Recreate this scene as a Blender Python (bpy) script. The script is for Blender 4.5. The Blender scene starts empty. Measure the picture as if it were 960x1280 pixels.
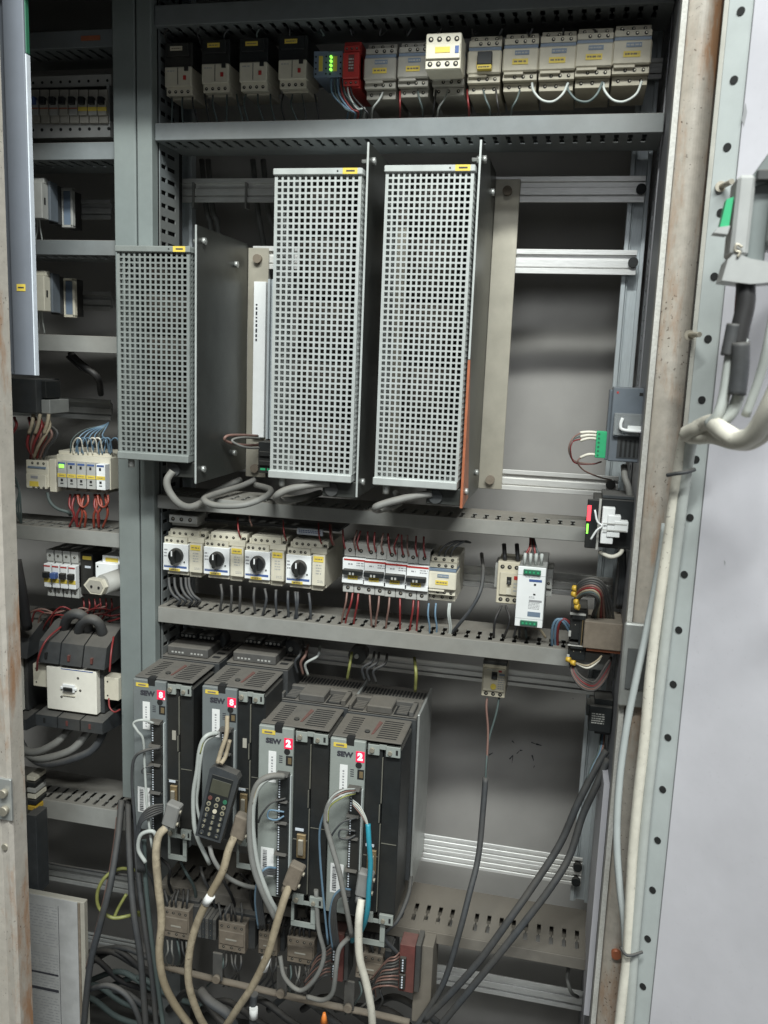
import bpy, math, random
from mathutils import Vector, Matrix
random.seed(7)
S = bpy.context.scene
C = S.collection

# ------------------------------------------------------------------ camera
R3 = [[0.97520029, 0.21791072, 0.03872097],
      [0.07439725, -0.15798297, -0.98463518],
      [-0.2084453, 0.96309724, -0.170277]]
FOC = 1082.64
CZ = 1.40
cam_d = bpy.data.cameras.new('camera')
cam = bpy.data.objects.new('camera', cam_d)
C.objects.link(cam)
m = Matrix(((R3[0][0], -R3[1][0], -R3[2][0], 0), (R3[0][1], -R3[1][1], -R3[2][1], 0),
            (R3[0][2], -R3[1][2], -R3[2][2], CZ), (0, 0, 0, 1)))
cam.matrix_world = m
cam_d.sensor_fit = 'VERTICAL'
cam_d.sensor_height = 36.0
cam_d.lens = 36.0 * FOC / 1280.0
cam_d.clip_start = 0.02
cam_d.clip_end = 60
cam_d.dof.use_dof = True
cam_d.dof.focus_distance = 1.22
cam_d.dof.aperture_fstop = 6.5
S.camera = cam
S.cycles.diffuse_bounces = 2
S.cycles.max_bounces = 8
# ------------------------------------------------------------------ light
S.view_settings.view_transform = 'Standard'
S.view_settings.look = 'None'
S.view_settings.exposure = -0.06
w = bpy.data.worlds.new('World')
S.world = w
w.use_nodes = True
bg = w.node_tree.nodes['Background']
bg.inputs[0].default_value = (0.80, 0.90, 1.0, 1)
bg.inputs[1].default_value = 0.012


def area(name, loc, target, sx, sy, power, col):
    l = bpy.data.lights.new(name, 'AREA')
    l.shape = 'RECTANGLE'; l.size = sx; l.size_y = sy; l.energy = power; l.color = col
    o = bpy.data.objects.new(name, l); C.objects.link(o)
    o.location = loc
    o.rotation_euler = (Vector(target) - Vector(loc)).to_track_quat('-Z', 'Y').to_euler()
    return o


area('ceiling_tube_light', (0.25, -0.62, CZ + 1.98), (-0.1, 1.25, CZ - 0.3), 2.0, 0.16, 142, (0.95, 1.0, 0.965))
area('far_tube_light', (0.7, -2.3, CZ + 2.75), (-0.1, 1.3, CZ - 0.3), 2.4, 0.30, 72, (0.93, 0.985, 1.0))
area('added_front_fill', (0.45, -1.6, CZ + 0.55), (0, 1.3, CZ + 0.0), 1.8, 0.7, 3.2, (0.93, 0.97, 1.0))  # added fill lamp, placed so the aluminium rails reflect it


def P(px, py, Y):
    u = (px - 480) / FOC; v = (py - 640) / FOC
    r = [R3[0][k] * u + R3[1][k] * v + R3[2][k] for k in range(3)]
    s = Y / r[1]
    return Vector((r[0] * s, Y, r[2] * s + CZ))


gxx = P(795, 640, 1.06).x
# ------------------------------------------------------------------ materials
MC = {}


def mat(name, col, rough=0.5, metal=0.0, noise=0.12, nscale=60, dust=0.0, bump=0.15, emit=None, emits=0, rust=None,
        spots=0.0, alpha=None, trans=0.0, brushed=False, spec=0.5):
    if name in MC: return MC[name]
    M = bpy.data.materials.new(name); M.use_nodes = True
    nt = M.node_tree; N = nt.nodes; L = nt.links
    b = N['Principled BSDF']
    b.inputs['Roughness'].default_value = rough
    b.inputs['Metallic'].default_value = metal
    b.inputs['Specular IOR Level'].default_value = spec
    tc = N.new('ShaderNodeNewGeometry')
    nz = N.new('ShaderNodeTexNoise'); nz.inputs['Scale'].default_value = nscale
    nz.inputs['Detail'].default_value = 6; nz.inputs['Roughness'].default_value = 0.62
    if brushed:
        mp = N.new('ShaderNodeMapping'); mp.inputs['Scale'].default_value = brushed
        L.new(tc.outputs['Position'], mp.inputs['Vector']); L.new(mp.outputs[0], nz.inputs['Vector'])
    else:
        L.new(tc.outputs['Position'], nz.inputs['Vector'])
    big = N.new('ShaderNodeTexNoise'); big.inputs['Scale'].default_value = nscale * 0.12
    big.inputs['Detail'].default_value = 4
    L.new(tc.outputs['Position'], big.inputs['Vector'])

    def mix(fac, a, bb, typ='MIX'):
        x = N.new('ShaderNodeMix'); x.data_type = 'RGBA'; x.blend_type = typ
        for s_, v in ((0, fac), (6, a), (7, bb)):
            if hasattr(v, 'links'): L.new(v, x.inputs[s_])
            else: x.inputs[s_].default_value = v
        return x.outputs[2]

    def mr(src, a, bb, c=0.0, d=1.0):
        x = N.new('ShaderNodeMapRange'); L.new(src, x.inputs[0])
        for i, v in enumerate((a, bb, c, d)): x.inputs[i + 1].default_value = v
        return x.outputs[0]

    def mul(a, bb):
        x = N.new('ShaderNodeMath'); x.operation = 'MULTIPLY'
        for i, v in enumerate((a, bb)):
            if hasattr(v, 'links'): L.new(v, x.inputs[i])
            else: x.inputs[i].default_value = v
        return x.outputs[0]

    c4 = (*col, 1)
    lo = tuple(x * (1 - noise) for x in col) + (1,); hi = tuple(min(1, x * (1 + noise)) for x in col) + (1,)
    out = mix(mr(nz.outputs[0], 0.3, 0.7), lo, hi)
    out = mix(mul(mr(big.outputs[0], 0.35, 0.7), min(1.0, noise * 2.2)), out, (col[0] * .72, col[1] * .68, col[2] * .6, 1))
    if rust:
        rz = N.new('ShaderNodeTexNoise'); rz.inputs['Scale'].default_value = rust[0]; rz.inputs['Detail'].default_value = 9
        rz.inputs['Roughness'].default_value = 0.7
        mp = N.new('ShaderNodeMapping'); mp.inputs['Scale'].default_value = (1, 1, 0.25)
        L.new(tc.outputs['Position'], mp.inputs[0]); L.new(mp.outputs[0], rz.inputs['Vector'])
        f = mr(rz.outputs[0], rust[1], rust[1] + 0.12)
        if len(rust) > 2:   # rust concentrated around a height
            sx = N.new('ShaderNodeSeparateXYZ'); L.new(tc.outputs['Position'], sx.inputs[0])
            hz = mr(sx.outputs[2], rust[2], rust[2] + 0.04, 0.0, 1.0)
            xx = mr(sx.outputs[0], rust[3], rust[4], 0.0, 1.0)
            g = N.new('ShaderNodeMath'); g.operation = 'MULTIPLY'; L.new(hz, g.inputs[0]); L.new(xx, g.inputs[1])
            tot = N.new('ShaderNodeMath'); tot.operation = 'ADD'; tot.use_clamp = True
            L.new(mul(f, 0.55), tot.inputs[0]); L.new(mul(g.outputs[0], mr(rz.outputs[0], 0.38, 0.58)), tot.inputs[1])
            f = tot.outputs[0]
        out = mix(mul(f, 0.85), out, (0.36, 0.17, 0.07, 1))
    if spots:
        sz = N.new('ShaderNodeTexNoise'); sz.inputs['Scale'].default_value = 260; sz.inputs['Detail'].default_value = 2
        L.new(tc.outputs['Position'], sz.inputs['Vector'])
        s2 = N.new('ShaderNodeTexNoise'); s2.inputs['Scale'].default_value = 14; L.new(tc.outputs['Position'], s2.inputs['Vector'])
        out = mix(mul(mul(mr(sz.outputs[0], 0.66, 0.70), mr(s2.outputs[0], 0.42, 0.6)), spots), out, (0.07, 0.045, 0.03, 1))
    if dust:
        sn = N.new('ShaderNodeSeparateXYZ'); L.new(tc.outputs['Normal'], sn.inputs[0])
        f = mul(mr(sn.outputs[2], 0.1, 0.9), mr(nz.outputs[0], 0.2, 0.55, 0.55, 1.0))
        out = mix(mul(f, dust), out, (0.14, 0.125, 0.105, 1))
        f2 = mul(mr(big.outputs[0], 0.42, 0.75), 0.35 * dust)
        out = mix(f2, out, (0.19, 0.155, 0.115, 1))
        rr = mr(f, 0, 1, rough, min(1, rough + .4)); L.new(rr, b.inputs['Roughness'])
    L.new(out, b.inputs['Base Color'])
    if bump:
        bp = N.new('ShaderNodeBump'); bp.inputs['Strength'].default_value = bump; bp.inputs['Distance'].default_value = 0.0006
        L.new(nz.outputs[0], bp.inputs['Height']); L.new(bp.outputs[0], b.inputs['Normal'])
    if emit:
        b.inputs['Emission Color'].default_value = (*emit, 1); b.inputs['Emission Strength'].default_value = emits
    if trans: b.inputs['Transmission Weight'].default_value = trans
    MC[name] = M
    return M


paint = mat('grey_green_cabinet_paint', (0.195, 0.22, 0.215), 0.42, 0, .07, 30, .25, .1)
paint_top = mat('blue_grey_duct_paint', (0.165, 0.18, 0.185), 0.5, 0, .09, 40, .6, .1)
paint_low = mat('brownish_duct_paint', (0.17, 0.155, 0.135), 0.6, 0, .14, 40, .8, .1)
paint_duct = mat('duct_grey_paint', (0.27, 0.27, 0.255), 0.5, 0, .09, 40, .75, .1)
paint_back = mat('back_panel_paint', (0.37, 0.355, 0.34), 0.5, 0, .06, 14, 0, .05)
paint_side = mat('side_wall_paint', (0.26, 0.26, 0.28), 0.5, 0, .08, 20, .2, .1)
cover_m = mat('lilac_grey_cover_paint', (0.55, 0.54, 0.58), 0.45, 0, .06, 20, 0, .1)
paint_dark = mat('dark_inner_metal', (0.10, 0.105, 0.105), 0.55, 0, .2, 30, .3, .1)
blue_panel = mat('blue_grey_panel_paint', (0.17, 0.185, 0.215), 0.4, 0, .05, 25, .1, .05)
pale_edge = mat('pale_edge_paint', (0.62, 0.66, 0.72), 0.45, 0, .08, 60, 0, .1)
gasket_m = mat('pale_gasket', (0.52, 0.51, 0.48), 0.8, 0, .18, 350, 0, .6)
post_m = mat('rusty_post_paint', (0.50, 0.455, 0.40), 0.5, 0, .14, 90, .1, .3, rust=(30, 0.50, CZ + 0.285, gxx + .008, gxx + .034), spots=.9)
post_l = mat('stained_post_paint', (0.50, 0.46, 0.41), 0.55, 0, .12, 60, .1, .25, rust=(16, 0.52), spots=.7)
flange_m = mat('grey_flange_paint', (0.47, 0.46, 0.42), 0.5, 0, .10, 50, .1, .15, spots=.6)
door_m = mat('white_door_paint', (0.58, 0.57, 0.615), 0.30, 0, .12, 5, 0, .05, spots=.06)
strip_m = mat('pale_green_strip_paint', (0.44, 0.47, 0.465), 0.45, 0, .06, 30, 0, .1)
steel = mat('galvanised_steel', (0.46, 0.47, 0.455), 0.42, 0.55, .12, 40, .0, .12)
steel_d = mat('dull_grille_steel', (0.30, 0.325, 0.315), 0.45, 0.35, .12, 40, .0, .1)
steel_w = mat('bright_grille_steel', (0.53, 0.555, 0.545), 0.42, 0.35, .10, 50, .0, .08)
plate_m = mat('dark_steel_plate', (0.085, 0.09, 0.085), 0.38, 0.65, .18, 25, .2, .12)
warm_steel = mat('warm_steel_strip', (0.46, 0.43, 0.36), 0.45, 0.5, .10, 30, .0, .1)
alu = mat('brushed_aluminium', (0.88, 0.88, 0.87), 0.30, 0.45, .14, 30, .15, .12, brushed=(2, 30, 30))
alu_v = mat('brushed_aluminium_upright', (0.62, 0.67, 0.70), 0.36, 0.35, .10, 30, 0, .1, brushed=(30, 30, 2))
alu_dull = mat('dull_aluminium', (0.45, 0.46, 0.46), 0.5, 0.3, .2, 40, .4, .15)
copper = mat('copper_parts_and_reflection', (0.42, 0.14, 0.07), 0.45, 0.2, .15, 60)  # brown and orange parts, also the reflection painted on the right resistor plate
beige = mat('beige_plastic', (0.60, 0.55, 0.43), 0.45, 0, .08, 80, .45, .06)
cream = mat('cream_plastic', (0.66, 0.62, 0.51), 0.42, 0, .06, 80, .5, .05)
grey_pl = mat('grey_plastic', (0.42, 0.42, 0.40), 0.5, 0, .08, 70, .4, .05)
white_pl = mat('white_plastic', (0.82, 0.83, 0.83), 0.4, 0, .03, 60, .15, .03)
white_panel = mat('white_front_panel', (0.80, 0.77, 0.69), 0.4, 0, .05, 60, .2, .05)
dirty_beige = mat('dusty_brown_plastic', (0.20, 0.165, 0.13), 0.75, 0, .22, 90, .5, .1)
dk = mat('black_plastic', (0.014, 0.016, 0.017), 0.45, 0, .2, 80, .3, .08)
dk2 = mat('charcoal_plastic', (0.042, 0.046, 0.050), 0.5, 0, .2, 80, .4, .08)
greyd = mat('dusty_drive_plastic', (0.085, 0.083, 0.080), 0.6, 0, .2, 70, .6, .1)
drive_d = mat('drive_front_slate', (0.175, 0.195, 0.20), 0.42, 0, .06, 60, .3, .05)
plug_m = mat('mid_grey_plug', (0.24, 0.24, 0.235), 0.5, 0, .1, 60, .3, .05)
drive_g = mat('drive_front_grey', (0.29, 0.315, 0.295), 0.42, 0, .05, 60, .3, .05)
hole = mat('dark_opening', (0.012, 0.012, 0.012), 0.8, 0, 0, 50, 0, 0)
bluep = mat('blue_print', (0.07, 0.12, 0.30), 0.4, 0, .05, 60, 0, 0)
mod_m = mat('slate_module_plastic', (0.13, 0.15, 0.175), 0.4, 0, .08, 60, .2, .04)
seam_m = mat('seam_grey', (0.16, 0.155, 0.13), 0.5, 0, .1, 60, 0, 0)
blueg = mat('blue_grey_band', (0.17, 0.22, 0.29), 0.4, 0, .05, 60, 0, 0)
yel = mat('yellow_label', (0.72, 0.55, 0.09), 0.5, 0, .06, 90, 0, 0)
yelp = mat('yellow_ferrule', (0.55, 0.35, 0.04), 0.45, 0, .06, 90, 0, 0)
redp = mat('red_plastic', (0.45, 0.035, 0.03), 0.45, 0, .08, 90, .1, .03)
redb = mat('dusty_red_board', (0.13, 0.04, 0.035), 0.7, 0, .2, 90, .3, .05)
grnp = mat('green_plastic', (0.04, 0.38, 0.17), 0.4, 0, .06, 90, 0, .03)
grn_d = mat('dark_green_plastic', (0.03, 0.14, 0.08), 0.5, 0, .06, 90, 0, .03)
paper = mat('white_paper', (0.80, 0.80, 0.79), 0.7, 0, .04, 60, 0, 0)
paper_d = mat('stained_paper', (0.42, 0.42, 0.42), 0.7, 0, .16, 30, 0, 0.05)
ink = mat('dark_print', (0.04, 0.04, 0.05), 0.7, 0, 0, 60, 0, 0)
ink_l = mat('grey_print', (0.30, 0.30, 0.31), 0.7, 0, 0, 60, 0, 0)
led_r = mat('red_lit_display', (0.8, 0.02, 0.06), 0.4, emit=(0.9, 0.03, 0.13), emits=.38, noise=0)
led_w = mat('bright_lit_digit', (1, 0.8, 0.85), 0.4, emit=(1.0, 0.62, 0.70), emits=.7, noise=0)
led_g = mat('green_lit_lamp', (0.2, 1, 0.1), 0.4, emit=(0.35, 1.0, 0.10), emits=1.4, noise=0)
led_r2 = mat('red_lit_lamp', (1, 0.1, 0.1), 0.4, emit=(1.0, 0.04, 0.08), emits=1.4, noise=0)
w_beige = mat('beige_cable_sheath', (0.38, 0.32, 0.23), 0.6, 0, .36, 70, .25, .1, spots=.7)
w_white = mat('cream_cable_sheath', (0.66, 0.63, 0.55), 0.5, 0, .12, 60, .1, .08, spots=.5)
w_pale = mat('pale_grey_cable_sheath', (0.42, 0.44, 0.42), 0.5, 0, .06, 90, 0, .08)
w_grey = mat('grey_cable_sheath', (0.22, 0.22, 0.21), 0.5, 0, .10, 90, .5, .08)
w_dgrey = mat('dark_grey_cable_sheath', (0.050, 0.054, 0.060), 0.5, 0, .2, 90, .45, .08)
w_black = mat('black_wire_sheath', (0.02, 0.02, 0.022), 0.5, 0, .1, 90, .3, .05)
w_red = mat('red_wire_sheath', (0.20, 0.026, 0.026), 0.45, 0, .08, 90, 0, .05)
w_orange = mat('orange_red_wire_sheath', (0.26, 0.05, 0.03), 0.45, 0, .08, 90, 0, .05)
w_brown = mat('reddish_brown_wire_sheath', (0.20, 0.115, 0.095), 0.5, 0, .08, 90, 0, .05)
w_blue = mat('pale_blue_wire_sheath', (0.13, 0.21, 0.29), 0.45, 0, .08, 90, 0, .05)
w_teal = mat('teal_cable_sheath', (0.03, 0.27, 0.36), 0.45, 0, .08, 90, 0, .05)
w_gtl = mat('green_grey_wire_sheath', (0.075, 0.10, 0.098), 0.5, 0, .08, 90, .1, .05)
w_yg = mat('yellow_green_wire_sheath', (0.24, 0.25, 0.08), 0.5, 0, .3, 90, 0, .05)
gold = mat('gold_connector_metal', (0.40, 0.30, 0.17), 0.4, 0.7, .12, 90, .2, .05)
screw_m = mat('worn_screw_metal', (0.50, 0.46, 0.38), 0.4, 0.7, .12, 90, .1, .1)
clearp = mat('clear_plastic', (0.72, 0.75, 0.76), 0.15, trans=.75, noise=.02)
floor_m = mat('concrete_floor', (0.20, 0.20, 0.195), 0.8, 0, .2, 12, 0, .3)
elem = mat('resistor_element', (0.035, 0.028, 0.022), 0.7, 0.1, .3, 60, .4, .1)


# ------------------------------------------------------------------ mesh builder
class MB:
    def __init__(s): s.v = []; s.f = []; s.sm = []

    def add(s, vs, fs, smooth=False):
        n = len(s.v); s.v += [tuple(x) for x in vs]
        s.f += [tuple(i + n for i in f) for f in fs]; s.sm += [smooth] * len(fs)
        return s

    def box(s, x0, x1, y0, y1, z0, z1, c=0.0):
        if x0 > x1: x0, x1 = x1, x0
        if y0 > y1: y0, y1 = y1, y0
        if z0 > z1: z0, z1 = z1, z0
        c = min(c, (x1 - x0) * .45, (y1 - y0) * .45, (z1 - z0) * .45)
        if c <= 0:
            vs = [(x, y, z) for z in (z0, z1) for y in (y0, y1) for x in (x0, x1)]
            return s.add(vs, [(0, 2, 3, 1), (4, 5, 7, 6), (0, 1, 5, 4), (2, 6, 7, 3), (0, 4, 6, 2), (1, 3, 7, 5)])
        X = (x0, x1); Y = (y0, y1); Z = (z0, z1); vs = []; idx = {}
        for i in (0, 1):
            for j in (0, 1):
                for k in (0, 1):
                    p = (X[i], Y[j], Z[k]); q = (X[i] + (c if i == 0 else -c), Y[j] + (c if j == 0 else -c), Z[k] + (c if k == 0 else -c))
                    for a in range(3):
                        t = list(q); t[a] = p[a]; idx[(i, j, k, a)] = len(vs); vs.append(tuple(t))
        fs = []
        cen = ((x0 + x1) / 2, (y0 + y1) / 2, (z0 + z1) / 2)

        def face(l):
            a, b_, c_ = (Vector(vs[l[0]]), Vector(vs[l[1]]), Vector(vs[l[2]]))
            nn = (b_ - a).cross(c_ - a); mm = sum((Vector(vs[i]) for i in l), Vector()) / len(l) - Vector(cen)
            fs.append(tuple(l) if nn.dot(mm) > 0 else tuple(reversed(l)))
        for a in range(3):
            o1, o2 = [x for x in range(3) if x != a]
            for sd in (0, 1):
                def key(i1, i2):
                    t = [0, 0, 0]; t[a] = sd; t[o1] = i1; t[o2] = i2
                    return idx[(t[0], t[1], t[2], a)]
                face([key(0, 0), key(1, 0), key(1, 1), key(0, 1)])
        for a in range(3):      # edges parallel to axis a
            o1, o2 = [x for x in range(3) if x != a]
            for i1 in (0, 1):
                for i2 in (0, 1):
                    def key(sd, fa):
                        t = [0, 0, 0]; t[a] = sd; t[o1] = i1; t[o2] = i2
                        return idx[(t[0], t[1], t[2], fa)]
                    face([key(0, o1), key(1, o1), key(1, o2), key(0, o2)])
        for i in (0, 1):
            for j in (0, 1):
                for k in (0, 1): face([idx[(i, j, k, 0)], idx[(i, j, k, 1)], idx[(i, j, k, 2)]])
        return s.add(vs, fs)

    def cyl(s, p, q, r, seg=12, r2=None):
        p = Vector(p); q = Vector(q); d = (q - p).normalized(); r2 = r if r2 is None else r2
        a = Vector((0, 0, 1)) if abs(d.z) < .9 else Vector((1, 0, 0))
        u = d.cross(a).normalized(); v_ = d.cross(u)
        vs = []
        for k in range(seg):
            t = 2 * math.pi * k / seg; e = u * math.cos(t) + v_ * math.sin(t)
            vs += [p + e * r, q + e * r2]
        fs = [(2 * k, (2 * k + 2) % (2 * seg), (2 * k + 3) % (2 * seg), 2 * k + 1) for k in range(seg)]
        s.add(vs, fs, True)
        n = len(s.v) - 2 * seg
        s.f.append(tuple(n + 2 * k for k in reversed(range(seg)))); s.f.append(tuple(n + 2 * k + 1 for k in range(seg))); s.sm += [False, False]
        return s

    def tube(s, pts, r, seg=8, sub=6):
        pts = [Vector(p) for p in pts]
        if len(pts) > 2:
            q = []
            e = [pts[0] * 2 - pts[1]] + pts + [pts[-1] * 2 - pts[-2]]
            for i in range(1, len(e) - 2):
                for k in range(sub):
                    t = k / sub; a, b_, c_, d_ = e[i - 1], e[i], e[i + 1], e[i + 2]
                    q.append(.5 * ((2 * b_) + (c_ - a) * t + (2 * a - 5 * b_ + 4 * c_ - d_) * t * t + (3 * b_ - a - 3 * c_ + d_) * t ** 3))
            q.append(pts[-1]); pts = q
        vs = []; pu = None
        for i, p in enumerate(pts):
            d = (pts[min(i + 1, len(pts) - 1)] - pts[max(i - 1, 0)]).normalized()
            if pu is None:
                a = Vector((0, 0, 1)) if abs(d.z) < .9 else Vector((1, 0, 0)); u = d.cross(a).normalized()
            else: u = (pu - d * pu.dot(d)).normalized()
            pu = u; v_ = d.cross(u)
            for k in range(seg):
                t = 2 * math.pi * k / seg; vs.append(p + (u * math.cos(t) + v_ * math.sin(t)) * r)
        fs = []
        for i in range(len(pts) - 1):
            for k in range(seg):
                fs.append((i * seg + k, i * seg + (k + 1) % seg, (i + 1) * seg + (k + 1) % seg, (i + 1) * seg + k))
        s.add(vs, fs, True)
        n = len(s.v) - len(vs); e = n + (len(pts) - 1) * seg
        s.f.append(tuple(n + k for k in reversed(range(seg)))); s.f.append(tuple(e + k for k in range(seg))); s.sm += [False, False]
        return s

    def prism(s, poly, a0, a1, axis='z'):
        """poly: 2D outline; axis the extrusion axis. z: poly=(x,y); x: poly=(y,z); y: poly=(x,z)"""
        def mk(p, a): return {'z': (p[0], p[1], a), 'x': (a, p[0], p[1]), 'y': (p[0], a, p[1])}[axis]
        n = len(poly); vs = [mk(p, a0) for p in poly] + [mk(p, a1) for p in poly]
        fs = [(i, (i + 1) % n, n + (i + 1) % n, n + i) for i in range(n)] + [tuple(reversed(range(n))), tuple(range(n, 2 * n))]
        return s.add(vs, fs)

    def perf(s, O, U, V, Nn, us, vs_, holes, th):
        """perforated plate: grid cells us x vs_, cells in 'holes' left open, walls th deep along Nn"""
        O, U, V, Nn = map(Vector, (O, U, V, Nn))
        nu, nv = len(us), len(vs_); base = {}
        L = []
        for d in (0, th):
            for j in range(nv):
                for i in range(nu): L.append(O + U * us[i] + V * vs_[j] + Nn * d)
        def id(i, j, d): return d * nu * nv + j * nu + i
        fs = []
        solid = lambda i, j: 0 <= i < nu - 1 and 0 <= j < nv - 1 and (i, j) not in holes
        for j in range(nv - 1):
            for i in range(nu - 1):
                if not solid(i, j): continue
                fs.append((id(i, j, 0), id(i + 1, j, 0), id(i + 1, j + 1, 0), id(i, j + 1, 0)))
                fs.append((id(i, j, 1), id(i, j + 1, 1), id(i + 1, j + 1, 1), id(i + 1, j, 1)))
                if not solid(i - 1, j): fs.append((id(i, j, 0), id(i, j + 1, 0), id(i, j + 1, 1), id(i, j, 1)))
                if not solid(i + 1, j): fs.append((id(i + 1, j, 0), id(i + 1, j, 1), id(i + 1, j + 1, 1), id(i + 1, j + 1, 0)))
                if not solid(i, j - 1): fs.append((id(i, j, 0), id(i, j, 1), id(i + 1, j, 1), id(i + 1, j, 0)))
                if not solid(i, j + 1): fs.append((id(i, j + 1, 0), id(i + 1, j + 1, 0), id(i + 1, j + 1, 1), id(i, j + 1, 1)))
        return s.add(L, fs)

    def build(s, name, material, parent=None, kind=None, label=None):
        me = bpy.data.meshes.new(name); me.from_pydata(s.v, [], s.f)
        me.polygons.foreach_set('use_smooth', s.sm)
        me.materials.append(material); me.update()
        o = bpy.data.objects.new(name, me); C.objects.link(o)
        if parent is not None: o.parent = parent
        if kind: o['kind'] = kind
        if label: o['label'] = label
        return o


def tag(o, label, cat, group=None, kind=None):
    o['label'] = label; o['category'] = cat
    if group: o['group'] = group
    if kind: o['kind'] = kind
    return o


def empty(name, loc, label, cat, group=None, rot=(0, 0, 0)):
    o = bpy.data.objects.new(name, None); C.objects.link(o); o.empty_display_size = .02
    o.location = loc; o.rotation_euler = rot
    return tag(o, label, cat, group)


def text(body, size, loc, material, parent, name='lettering', bold=0.0, rotz=0.0, align='CENTER', sx=1.0):
    cu = bpy.data.curves.new('t', 'FONT'); cu.body = body; cu.size = size; cu.extrude = 0.00015; cu.offset = bold
    cu.align_x = align; cu.align_y = 'CENTER'; cu.resolution_u = 2
    to = bpy.data.objects.new('t', cu); C.objects.link(to)
    me = bpy.data.meshes.new_from_object(to.evaluated_get(bpy.context.evaluated_depsgraph_get()))
    bpy.data.objects.remove(to)
    me.transform(Matrix.Rotation(math.radians(90), 4, 'X') @ Matrix.Rotation(rotz, 4, 'Z') @ Matrix.Scale(sx, 4, (1, 0, 0)))
    me.transform(Matrix.Translation(Vector(loc)))
    me.materials.clear(); me.materials.append(material)
    o = bpy.data.objects.new(name, me); C.objects.link(o); o.parent = parent
    return o


MM = 0.001


class Dev:
    """a device set out on its front rectangle; u,v in 0..1 over the front, depths in mm behind the front plane"""
    def __init__(s, name, label, cat, x0, y0, x1, y1, Y, group=None):
        a = P(x0, y0, Y); b = P(x1, y1, Y)
        s.W = b.x - a.x; s.H = a.z - b.z; s.Y = Y
        s.root = empty(name, (a.x, Y, b.z), label, cat, group)

    def X(s, u): return u * s.W
    def Z(s, v): return v * s.H

    def boxes(s, name, m, L, parent=None, kind=None, c=.6, label=None):
        mb = MB()
        for b in L:
            u0, v0, u1, v1, y0, y1 = b[:6]
            mb.box(s.X(u0), s.X(u1), y0 * MM, y1 * MM, s.Z(v0), s.Z(v1), (b[6] if len(b) > 6 else c) * MM)
        return mb.build(name, m, parent or s.root, kind, label)

    def holes(s, L, r=2.0, metal=True, parent=None):
        """terminal openings with a screw in each: L of (u,v,y)"""
        mb = MB(); m2 = MB()
        for u, v, y in L:
            mb.cyl((s.X(u), (y - .3) * MM, s.Z(v)), (s.X(u), (y + 1) * MM, s.Z(v)), r * MM, 10)
            if metal: m2.cyl((s.X(u) + .3 * MM, (y - .6) * MM, s.Z(v) + .3 * MM), (s.X(u) + .3 * MM, y * MM, s.Z(v) + .3 * MM), r * .45 * MM, 6)
        o = mb.build('terminal_opening', hole, parent or s.root, 'stuff')
        if metal: m2.build('terminal_screw', screw_m, parent or s.root, 'stuff')
        return o

    def print(s, u0, v0, u1, v1, y, rows=1, m=None, parent=None):
        mb = MB(); rh = (v1 - v0) / rows
        for r in range(rows):
            u = u0
            while u < u1:
                w_ = random.uniform(.3, 1.3) * rh * s.H / s.W * .9; e = min(u + w_, u1)
                mb.box(s.X(u), s.X(e), (y - .15) * MM, y * MM, s.Z(v0 + rh * (r + .25)), s.Z(v0 + rh * (r + .72)))
                u = e + w_ * .35
        return mb.build('print', m or ink, parent or s.root, 'stuff')


def cable(pts, r, m, label, name='cable', cat='cable', group=None, seg=8):
    """pts: (px, py, Y) or Vector"""
    q = [p if isinstance(p, Vector) else P(*p) for p in pts]
    o = MB().tube(q, r, seg).build(name, m)
    return tag(o, label, cat, group)


def wires(paths, r, m, label, group, name='wire'):
    return [cable(p, r, m, label, name, 'wire', group, 6) for p in paths]


# ================================================================== SETTING
g = MB().box(-8, 8, -8, 8, -0.05, 0).build('ground', floor_m); g['kind'] = 'structure'

# ------------------------------------------------------------------ cabinet
cab = empty('electrical_cabinet', (0, 1.2, 0.0), 'tall open grey green switchgear cabinet with dirty rusted frame posts around all the devices', 'cabinet')


def cpart(mb, name, m, label=None, kind=None):
    o = mb.build(name, m, cab, kind, label); o.matrix_parent_inverse = Matrix.Translation((0, -1.2, 0)); return o


YB = 1.42
XR = 0.083            # right inner wall
XL = -1.02
ZT = CZ + 0.60; ZB = 0.12
cpart(MB().box(XL, XR + .06, YB, YB + .003, ZB, ZT), 'back_panel', paint_back)
for k, pl in enumerate((((640, 926), (643, 929)), ((664, 928), (670, 930), (677, 932)), ((646, 942), (650, 938), (653, 938)), ((637, 949), (641, 944), (640, 954)), ((665, 944), (667, 951)), ((668, 957), (667, 960)), ((611, 944), (616, 941)), ((716, 873), (717, 874)))):
    mb = MB()
    for (xa_, ya_), (xb_, yb_) in zip(pl, pl[1:]):
        p = P(xa_, ya_, YB - .0006); q_ = P(xb_, yb_, YB - .0006); d_ = (q_ - p).normalized(); n_ = Vector((-d_.z, 0, d_.x)) * random.uniform(.0006, .0018)
        mb.add([p - n_, q_ - n_ * .4, q_ + n_ * .4, p + n_ * 1.2], [(0, 1, 2, 3)])
    cpart(mb, 'paint_chip', ink)
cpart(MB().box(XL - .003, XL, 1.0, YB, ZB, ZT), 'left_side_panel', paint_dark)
cpart(MB().box(XL, XR + .06, 0.93, YB, ZT, ZT + .003), 'roof_panel', paint)
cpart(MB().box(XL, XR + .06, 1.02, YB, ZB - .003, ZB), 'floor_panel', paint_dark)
cpart(MB().box(XL, .13, 0.93, 1.02, ZT - .035, ZT, .002), 'header', paint)
cpart(MB().box(XL, -.26, 0.985, 1.015, CZ + .455, ZT - .036, .002), 'added_shade_box', paint)  # unseen box added to keep the upper left in shade
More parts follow.
